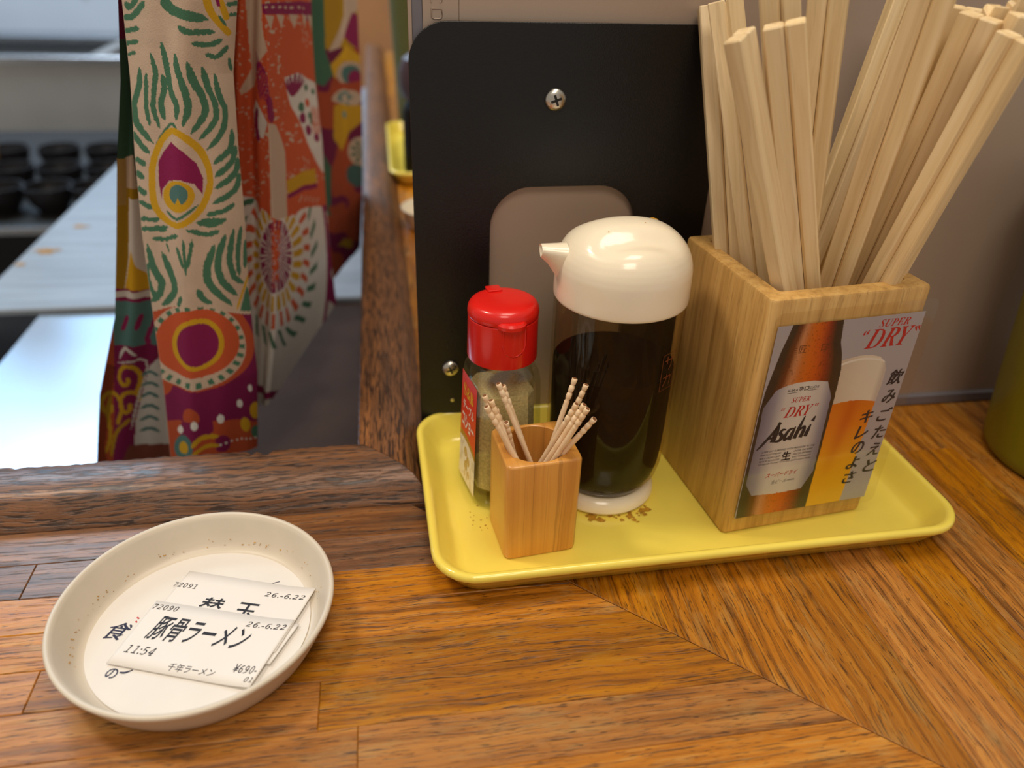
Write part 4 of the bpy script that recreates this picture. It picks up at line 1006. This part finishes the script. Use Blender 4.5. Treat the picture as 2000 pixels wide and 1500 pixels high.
P3 = np.stack([Gd[..., 2], Gd[..., 4], Gd[..., 3]], -1)/1000

# --- the print, drawn in the cloth's own flat coordinates
CREAM, GREEN, YEL, MAG, ORG, TEAL, WHITE = lin(204, 180, 158), lin(74, 118, 92), lin(206, 160, 36), lin(140, 34, 84), lin(206, 92, 54), lin(96, 140, 136), lin(228, 222, 214)
def seg_dist(X, Y, p, q):
    px, py = p; dx, dy = q[0]-px, q[1]-py; L2 = dx*dx+dy*dy+1e-9
    t = np.clip(((X-px)*dx+(Y-py)*dy)/L2, 0, 1)
    return np.hypot(X-px-t*dx, Y-py-t*dy), t
def brush(C, X, Y, pts, wd, colr, taper=True, wob=None, closed=False):
    """painted stroke through pts, pointed at its ends"""
    P = [np.array(p, float) for p in pts]
    if closed: P = P+[P[0]]
    Q = []
    for i in range(len(P)-1):
        p0 = P[i-1] if (i > 0) else (P[-2] if closed else P[0]); p1, p2 = P[i], P[i+1]; p3 = P[i+2] if i+2 < len(P) else (P[1] if closed else P[-1])
        for k in range(4):
            t = k/4; Q.append(.5*((2*p1)+(p2-p0)*t+(2*p0-5*p1+4*p2-p3)*t*t+(-p0+3*p1-3*p2+p3)*t**3))
    Q.append(P[-1]); n = len(Q)-1
    xs = [q[0] for q in Q]; ys = [q[1] for q in Q]
    bx = (X > min(xs)-wd) & (X < max(xs)+wd) & (Y > min(ys)-wd) & (Y < max(ys)+wd)
    if not bx.any(): return
    x, y = X[bx], Y[bx]; ok = np.zeros(x.shape, bool)
    for i in range(n):
        d, t = seg_dist(x, y, Q[i], Q[i+1]); s = (i+t)/n
        hw = wd/2*(np.clip(1.25*np.sqrt(np.clip(4*s*(1-s), 0, 1)), .25, 1) if taper else 1)
        ok |= d < hw+(0 if wob is None else wob[bx])
    tmp = C[bx]; tmp[ok] = colr; C[bx] = tmp
def ell(X, Y, cx, cy, rx, ry): return np.hypot((X-cx)/rx, (Y-cy)/ry)
c1 = lambda L: [(200+x*.3, y*.3) for x, y in L]
c2 = lambda L: [(150+x*.35, 400+y*.35) for x, y in L]
Cc = np.zeros(PX.shape+(3,)); Cc[:] = CREAM
zone = np.array(zones)
wobA = (vnoise(PX, PY, .22, 12)-.5)*2.2
def sub(z):
    i = np.where(zone == z)[0]; return i, PX[i], PY[i], wobA[i]
# zone A: the peacock feathers
i, X, Y, W = sub('A'); C = Cc[i]
C[:] = CREAM*(.95+.1*vnoise(X, Y, .05, 2)[..., None])
for pts, wd in (([(140,110),(200,100),(280,10)],44),([(145,195),(240,180)],34),([(150,275),(240,262)],30),([(160,352),(215,335)],26),([(150,20),(190,40),(250,-60)],40),
  ([(400,-10),(460,60),(670,125)],66),([(500,160),(570,200),(720,205)],38),([(590,275),(680,290),(775,252)],36),([(660,352),(740,365),(815,292)],36),([(800,30),(885,15)],30),([(805,100),(880,85)],26),([(820,370),(838,460)],24),
  ([(385,275),(420,420),(450,580),(495,680),(490,770)],40),([(480,345),(500,450),(550,600),(565,700),(535,810)],42),([(560,400),(590,520),(645,640),(655,740),(585,860)],44),([(640,440),(670,560),(725,680),(720,790),(625,910)],44),([(720,485),(750,610),(795,720),(770,860),(675,980)],42),
  ([(320,345),(348,470),(338,600),(335,700),(375,830)],34),([(390,485),(405,560),(385,680),(405,775)],40),([(245,440),(240,560),(208,680),(230,800),(335,930)],42),([(290,470),(290,600),(290,700),(315,810)],28),
  ([(195,850),(240,920),(310,1000)],36),([(215,1025),(285,1072)],34),([(218,1115),(272,1152)],34),([(230,1215),(285,1258)],36),([(240,1305),(325,1352)],34),([(245,1425),(375,1425)],26),([(255,1495),(430,1478)],26),
  ([(842,840),(835,950),(800,1000),(715,1065)],40),([(865,950),(840,1050),(725,1150)],40),([(882,1020),(855,1130),(725,1225)],40),([(892,1120),(855,1235),(705,1328)],40),([(855,1325),(780,1372),(670,1402)],34),([(795,1425),(700,1470),(615,1445)],34),
  ([(355,930),(450,800),(500,835)],20),([(505,845),(555,905)],18),([(575,930),(620,960)],14)):
    brush(C, X, Y, c1(pts), wd*.3, GREEN, wob=W)
for pts, wd in (([(355,70),(455,88)],26),([(360,130),(505,145)],26),([(425,188),(500,192),(575,162)],24),([(680,95),(825,88)],32),([(625,132),(720,168),(785,148)],26),
  ([(395,220),(430,350),(472,430),(460,500),(412,540)],40),([(475,265),(522,370),(553,460),(520,525),(478,562)],40),([(400,320),(392,400),(445,530)],28),([(568,228),(608,340)],20),([(605,180),(622,380)],16),([(650,190),(630,335)],20),
  ([(762,222),(722,350),(740,450),(855,562)],42),([(822,170),(780,310),(802,420),(885,505)],42),([(870,140),(845,290),(872,400),(925,432)],34),([(915,120),(893,260),(902,390)],28),([(942,190),(935,345)],26),([(678,465),(700,520),(745,557)],28),([(592,500),(572,565)],26),([(500,215),(515,260)],10)):
    brush(C, X, Y, c2(pts), wd*.35, GREEN, wob=W)
brush(C, X, Y, c2([(962, 375), (885, 590)]), 5, YEL)
C[pip(X, Y, c2([(948, 445), (905, 592), (990, 588)]))] = GREEN
eye = c1([(480,845),(560,895),(640,1000),(688,1130),(680,1250),(620,1380),(520,1455),(430,1440),(350,1350),(325,1200),(335,1050),(385,920),(440,855)])
brush(C, X, Y, eye, 13, YEL, taper=False, wob=W*.5, closed=True)
C[pip(X, Y, c1([(455,918),(540,980),(610,1060),(648,1160),(645,1265),(600,1190),(520,1158),(440,1170),(392,1230),(386,1292),(368,1180),(366,1050),(405,980)]))] = MAG
e = ell(X, Y, 200+500*.3, 1268*.3, 31, 31); C[e < 1] = YEL
e = ell(X, Y, 200+505*.3, 1255*.3, 19, 20); C[e < 1] = TEAL*.75
C[pip(X, Y, c1([(478, 1330), (505, 1275), (535, 1330), (505, 1350)]))] = YEL
brush(C, X, Y, c1([(418, 1370), (500, 1415), (622, 1330)]), 6, GREEN)
brush(C, X, Y, c1([(660, -40), (700, 90), (815, 205)]), 14, YEL, taper=False); brush(C, X, Y, c1([(745, -20), (800, 105)]), 14, YEL, taper=False)
C[pip(X, Y, c1([(700, -60), (730, -60), (760, 45), (735, 40)]))] = MAG
brush(C, X, Y, c1([(745, 100), (800, 160)]), 6, GREEN)
# lower ring pattern
low = Y > 605+8*np.sin(X*.03); lo = np.zeros(C.shape); lo[:] = MAG*.8
n1 = vnoise(X, Y, .016, 21); lo[n1 > .56] = ORG*.75
lo[(Y > 820)] = (ORG*.75); lo[(Y > 820) & (vnoise(X, Y, .03, 22) > .6)] = MAG*.8
k = ell(X, Y, 385, 672, 112, 90); lo[k < 1] = ORG*.8
k = ell(X, Y, 381, 676, 98, 83); lo[k < 1] = CREAM
an = np.arctan2((Y-676)/83, (X-381)/98); dot = (np.abs(k-.9) < .07) & (np.cos(an*26) > .1); lo[dot] = GREEN
k = ell(X, Y, 383, 669, 82, 66); lo[k < 1] = ORG*.92
k = ell(X, Y, 386, 670, 50, 50); lo[(k < 1)] = YEL
k = ell(X, Y, 386, 670, 40, 41); lo[(k < 1)] = MAG*.9
for (a, b, r_, cc) in ((600,1350,20,TEAL*.7),(600,1350,10,YEL),(1000,1140,13,YEL),(935,1225,11,YEL),(665,1218,7,WHITE),(800,1190,7,WHITE),(580,1250,6,WHITE),(900,1112,6,WHITE),(965,1020,5,WHITE),(1000,1260,10,GREEN)):
    k = ell(X, Y, 150+a*.35, 400+b*.35, r_, r_*1.25); lo[k < 1] = cc
tmp = lo.copy(); brush(tmp, X, Y, c2([(650, 1340), (700, 1290), (790, 1285)]), 9, YEL*.95); brush(tmp, X, Y, c2([(640, 1400), (720, 1340), (800, 1340)]), 7, YEL*.9)
for q in range(9): tmp[ell(X, Y, 150+(800+q*28)*.35, 400+(1335-q*6)*.35, 2.2, 2.2) < 1] = WHITE
C[low] = tmp[low]; Cc[i] = C
# zone C: orange elephant cloth over a big white feathered oval
i, X, Y, W = sub('C'); C = Cc[i]; C[:] = ORG
fk = (vnoise(X, Y, .25, 31) > .80) & (vnoise(X, Y*1.0, .03, 32) > .42); C[fk] = CREAM
C[pip(X, Y, c1([(930,-200),(1040,-200),(1040,120),(1050,220),(1075,330),(1010,420),(985,560),(915,610),(905,580),(960,450),(945,260)]))] = CREAM
for q in range(6): brush(C, X, Y, c1([(1000+q*9, 330+q*20), (1010+q*12, 500), (1035+q*10, 650)]), 2.4, MAG)
C[pip(X, Y, c1([(1000, 640), (1075, 800), (1050, 900), (990, 880), (975, 720)]))] = WHITE*.85
brush(C, X, Y, c1([(1010, 700), (1000, 800), (1020, 920)]), 9, MAG); brush(C, X, Y, c1([(1080, 620), (1100, 800)]), 10, MAG)
C[pip(X, Y, c1([(1080, 800), (1120, 820), (1180, 1000), (1200, 1500), (1100, 1500), (1090, 1100)]))] = CREAM
C[pip(X, Y, c1([(1040, 20), (1370, 10), (1370, 130), (1320, 135), (1300, 105), (1050, 90)]))] = MAG
for q in range(7): C[ell(X, Y, 200+(1065+q*38)*.3, (45+q*2)*.3, 3, 2.6) < 1] = CREAM
for a in (1085, 1145, 1225, 1300, 1350): C[pip(X, Y, c1([(a-22, 95), (a+24, 105), (a+6, 195)]))] = CREAM
C[pip(X, Y, c1([(1050, -200), (1380, -200), (1380, -20), (1300, 10), (1050, 0)]))] = ORG
C[pip(X, Y, c1([(1175,510),(1240,490),(1400,545),(1440,900),(1440,1130),(1380,1060),(1290,900),(1215,700)]))] = WHITE*.95
for q in range(7):
    a = R(200+q*22); brush(C, X, Y, c1([(1225-12*cos(a)*0, 640), (1240+95*cos(a)*.7, 560+80*sin(a)*.9)]), 4, MAG)
for (a, b, r_, cc) in ((1320,680,7,ORG),(1270,720,8,GREEN),(1340,760,6,GREEN),(1310,580,6,GREEN),(1365,600,5,GREEN),(1280,790,9,MAG),(1325,860,9,MAG),(1390,900,8,MAG),(1350,800,5,GREEN)):
    C[ell(X, Y, 200+a*.3, b*.3, r_*.8, r_*1.2) < 1] = cc
for q in range(5): brush(C, X, Y, c1([(1350+q*14, 690), (1365+q*12, 880)]), 2.2, ORG)
C[pip(X, Y, c1([(1190,1185),(1370,1108),(1385,1200),(1200,1265)]))] = YEL
C[pip(X, Y, c1([(1200,1268),(1385,1203),(1390,1235),(1200,1300)]))] = MAG
# big oval
base = Y > np.interp(X, [440, 480, 540, 560, 650], [395, 380, 430, 425, 395])
ov = np.zeros(C.shape); ov[:] = MAG
k = ell(X, Y, 536, 515, 102, 250); ov[k < 1] = WHITE*.97
wht = (k >= 1.06) & (vnoise(X, Y, .03, 40) > .45); ov[wht] = WHITE*.8
ra = ell(X, Y, 538, 500, 1, 2.35); an = np.arctan2((Y-500)/2.35, X-538)
wig = np.cos(an*26)
ov[(ra < 30) & (np.cos(an*38+ra*.1) > -.1) & (ra > 5)] = MAG
ov[(np.abs(X-538) < 6+.02*(520-Y)) & (Y < 560) & (vnoise(X, Y, .3, 41) > .35)] = ORG
ov[(np.abs(ra-38-2*wig) < 6.5) & (wig > -.25)] = YEL
ov[(np.abs(ra-54) < 6.5) & (np.cos(an*26+1.4) > .25)] = ORG
ov[(np.abs(ra-70) < 7) & (np.cos(an*26+an*0+ra*.28) > .45)] = GREEN
ov[(np.abs(ra-26) < 4) & (np.cos(an*26+1.6) > .2)] = MAG
C[base] = ov[base]
or2 = pip(X, Y, c1([(1195,1300),(1400,1235),(1430,1350),(1200,1400)])); C[or2] = ORG
for q in range(5): brush(C, X, Y, c1([(1260+q*30, 1340), (1275+q*30, 1300)]), 2, CREAM)
Cc[i] = C
# zone B: the turned-back left edge
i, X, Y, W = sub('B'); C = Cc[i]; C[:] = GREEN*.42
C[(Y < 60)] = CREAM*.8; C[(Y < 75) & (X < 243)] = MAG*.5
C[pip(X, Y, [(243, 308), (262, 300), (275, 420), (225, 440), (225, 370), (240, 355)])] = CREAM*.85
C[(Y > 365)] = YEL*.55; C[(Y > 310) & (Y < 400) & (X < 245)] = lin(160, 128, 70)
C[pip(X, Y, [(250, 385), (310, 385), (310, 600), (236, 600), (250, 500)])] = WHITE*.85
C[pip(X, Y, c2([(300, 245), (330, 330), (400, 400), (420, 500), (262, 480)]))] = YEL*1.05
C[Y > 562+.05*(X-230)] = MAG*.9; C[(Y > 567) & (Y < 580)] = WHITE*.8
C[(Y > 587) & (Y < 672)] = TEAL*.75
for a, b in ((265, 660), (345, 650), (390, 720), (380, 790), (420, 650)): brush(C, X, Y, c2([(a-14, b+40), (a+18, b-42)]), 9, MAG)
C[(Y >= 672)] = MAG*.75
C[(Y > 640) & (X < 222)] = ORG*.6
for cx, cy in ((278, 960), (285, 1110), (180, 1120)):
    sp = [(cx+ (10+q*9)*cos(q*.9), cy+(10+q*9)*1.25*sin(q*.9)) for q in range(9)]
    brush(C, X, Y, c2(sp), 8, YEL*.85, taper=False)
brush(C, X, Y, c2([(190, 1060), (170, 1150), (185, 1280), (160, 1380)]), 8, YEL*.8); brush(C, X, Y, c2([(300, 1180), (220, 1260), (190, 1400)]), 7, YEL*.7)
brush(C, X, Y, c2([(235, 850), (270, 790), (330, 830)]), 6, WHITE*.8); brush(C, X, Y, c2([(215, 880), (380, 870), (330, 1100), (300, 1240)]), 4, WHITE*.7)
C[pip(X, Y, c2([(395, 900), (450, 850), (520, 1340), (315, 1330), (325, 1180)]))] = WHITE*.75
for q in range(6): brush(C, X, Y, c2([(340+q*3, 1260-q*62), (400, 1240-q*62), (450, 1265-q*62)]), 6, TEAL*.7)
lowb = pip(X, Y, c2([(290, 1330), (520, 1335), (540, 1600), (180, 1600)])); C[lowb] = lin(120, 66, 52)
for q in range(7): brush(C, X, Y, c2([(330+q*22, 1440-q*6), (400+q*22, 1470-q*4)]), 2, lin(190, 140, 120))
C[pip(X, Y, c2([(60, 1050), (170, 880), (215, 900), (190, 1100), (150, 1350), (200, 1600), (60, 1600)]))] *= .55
Cc[i] = C
# zone D: the far folds, their shadow darkened into the print
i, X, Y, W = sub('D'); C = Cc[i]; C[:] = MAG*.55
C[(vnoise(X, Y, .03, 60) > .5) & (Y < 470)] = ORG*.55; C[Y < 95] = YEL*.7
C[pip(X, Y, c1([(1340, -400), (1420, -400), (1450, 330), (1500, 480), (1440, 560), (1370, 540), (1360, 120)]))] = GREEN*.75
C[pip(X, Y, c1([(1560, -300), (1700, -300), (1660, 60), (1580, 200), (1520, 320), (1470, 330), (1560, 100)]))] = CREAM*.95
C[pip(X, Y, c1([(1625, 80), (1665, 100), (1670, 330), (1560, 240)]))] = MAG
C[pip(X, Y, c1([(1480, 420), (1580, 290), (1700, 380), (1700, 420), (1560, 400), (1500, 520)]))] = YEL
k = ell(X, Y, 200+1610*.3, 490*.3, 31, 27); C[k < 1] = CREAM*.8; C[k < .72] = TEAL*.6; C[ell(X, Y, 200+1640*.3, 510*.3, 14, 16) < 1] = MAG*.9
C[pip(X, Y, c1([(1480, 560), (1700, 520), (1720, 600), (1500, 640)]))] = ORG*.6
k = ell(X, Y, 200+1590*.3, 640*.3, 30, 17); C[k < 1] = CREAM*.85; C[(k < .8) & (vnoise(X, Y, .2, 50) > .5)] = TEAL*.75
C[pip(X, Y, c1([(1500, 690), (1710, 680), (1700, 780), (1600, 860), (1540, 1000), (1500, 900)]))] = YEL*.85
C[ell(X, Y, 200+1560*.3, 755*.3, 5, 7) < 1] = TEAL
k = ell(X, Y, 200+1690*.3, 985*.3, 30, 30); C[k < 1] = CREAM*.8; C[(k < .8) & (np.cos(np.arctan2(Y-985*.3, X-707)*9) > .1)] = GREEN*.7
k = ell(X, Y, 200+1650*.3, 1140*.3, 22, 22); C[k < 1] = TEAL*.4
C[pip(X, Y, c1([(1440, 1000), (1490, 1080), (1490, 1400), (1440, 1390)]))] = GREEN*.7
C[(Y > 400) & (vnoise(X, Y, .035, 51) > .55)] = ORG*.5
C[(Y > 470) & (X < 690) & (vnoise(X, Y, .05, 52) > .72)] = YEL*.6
Cc[i] = C
# thread marks of the weave
Cc *= .92*(.95+.08*rng.random(PX.shape)[..., None])
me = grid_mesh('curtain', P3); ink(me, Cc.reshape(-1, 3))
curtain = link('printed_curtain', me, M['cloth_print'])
tag(curtain, 'colourful printed cotton curtain with green peacock feathers hanging beside the counter edge', 'curtain')
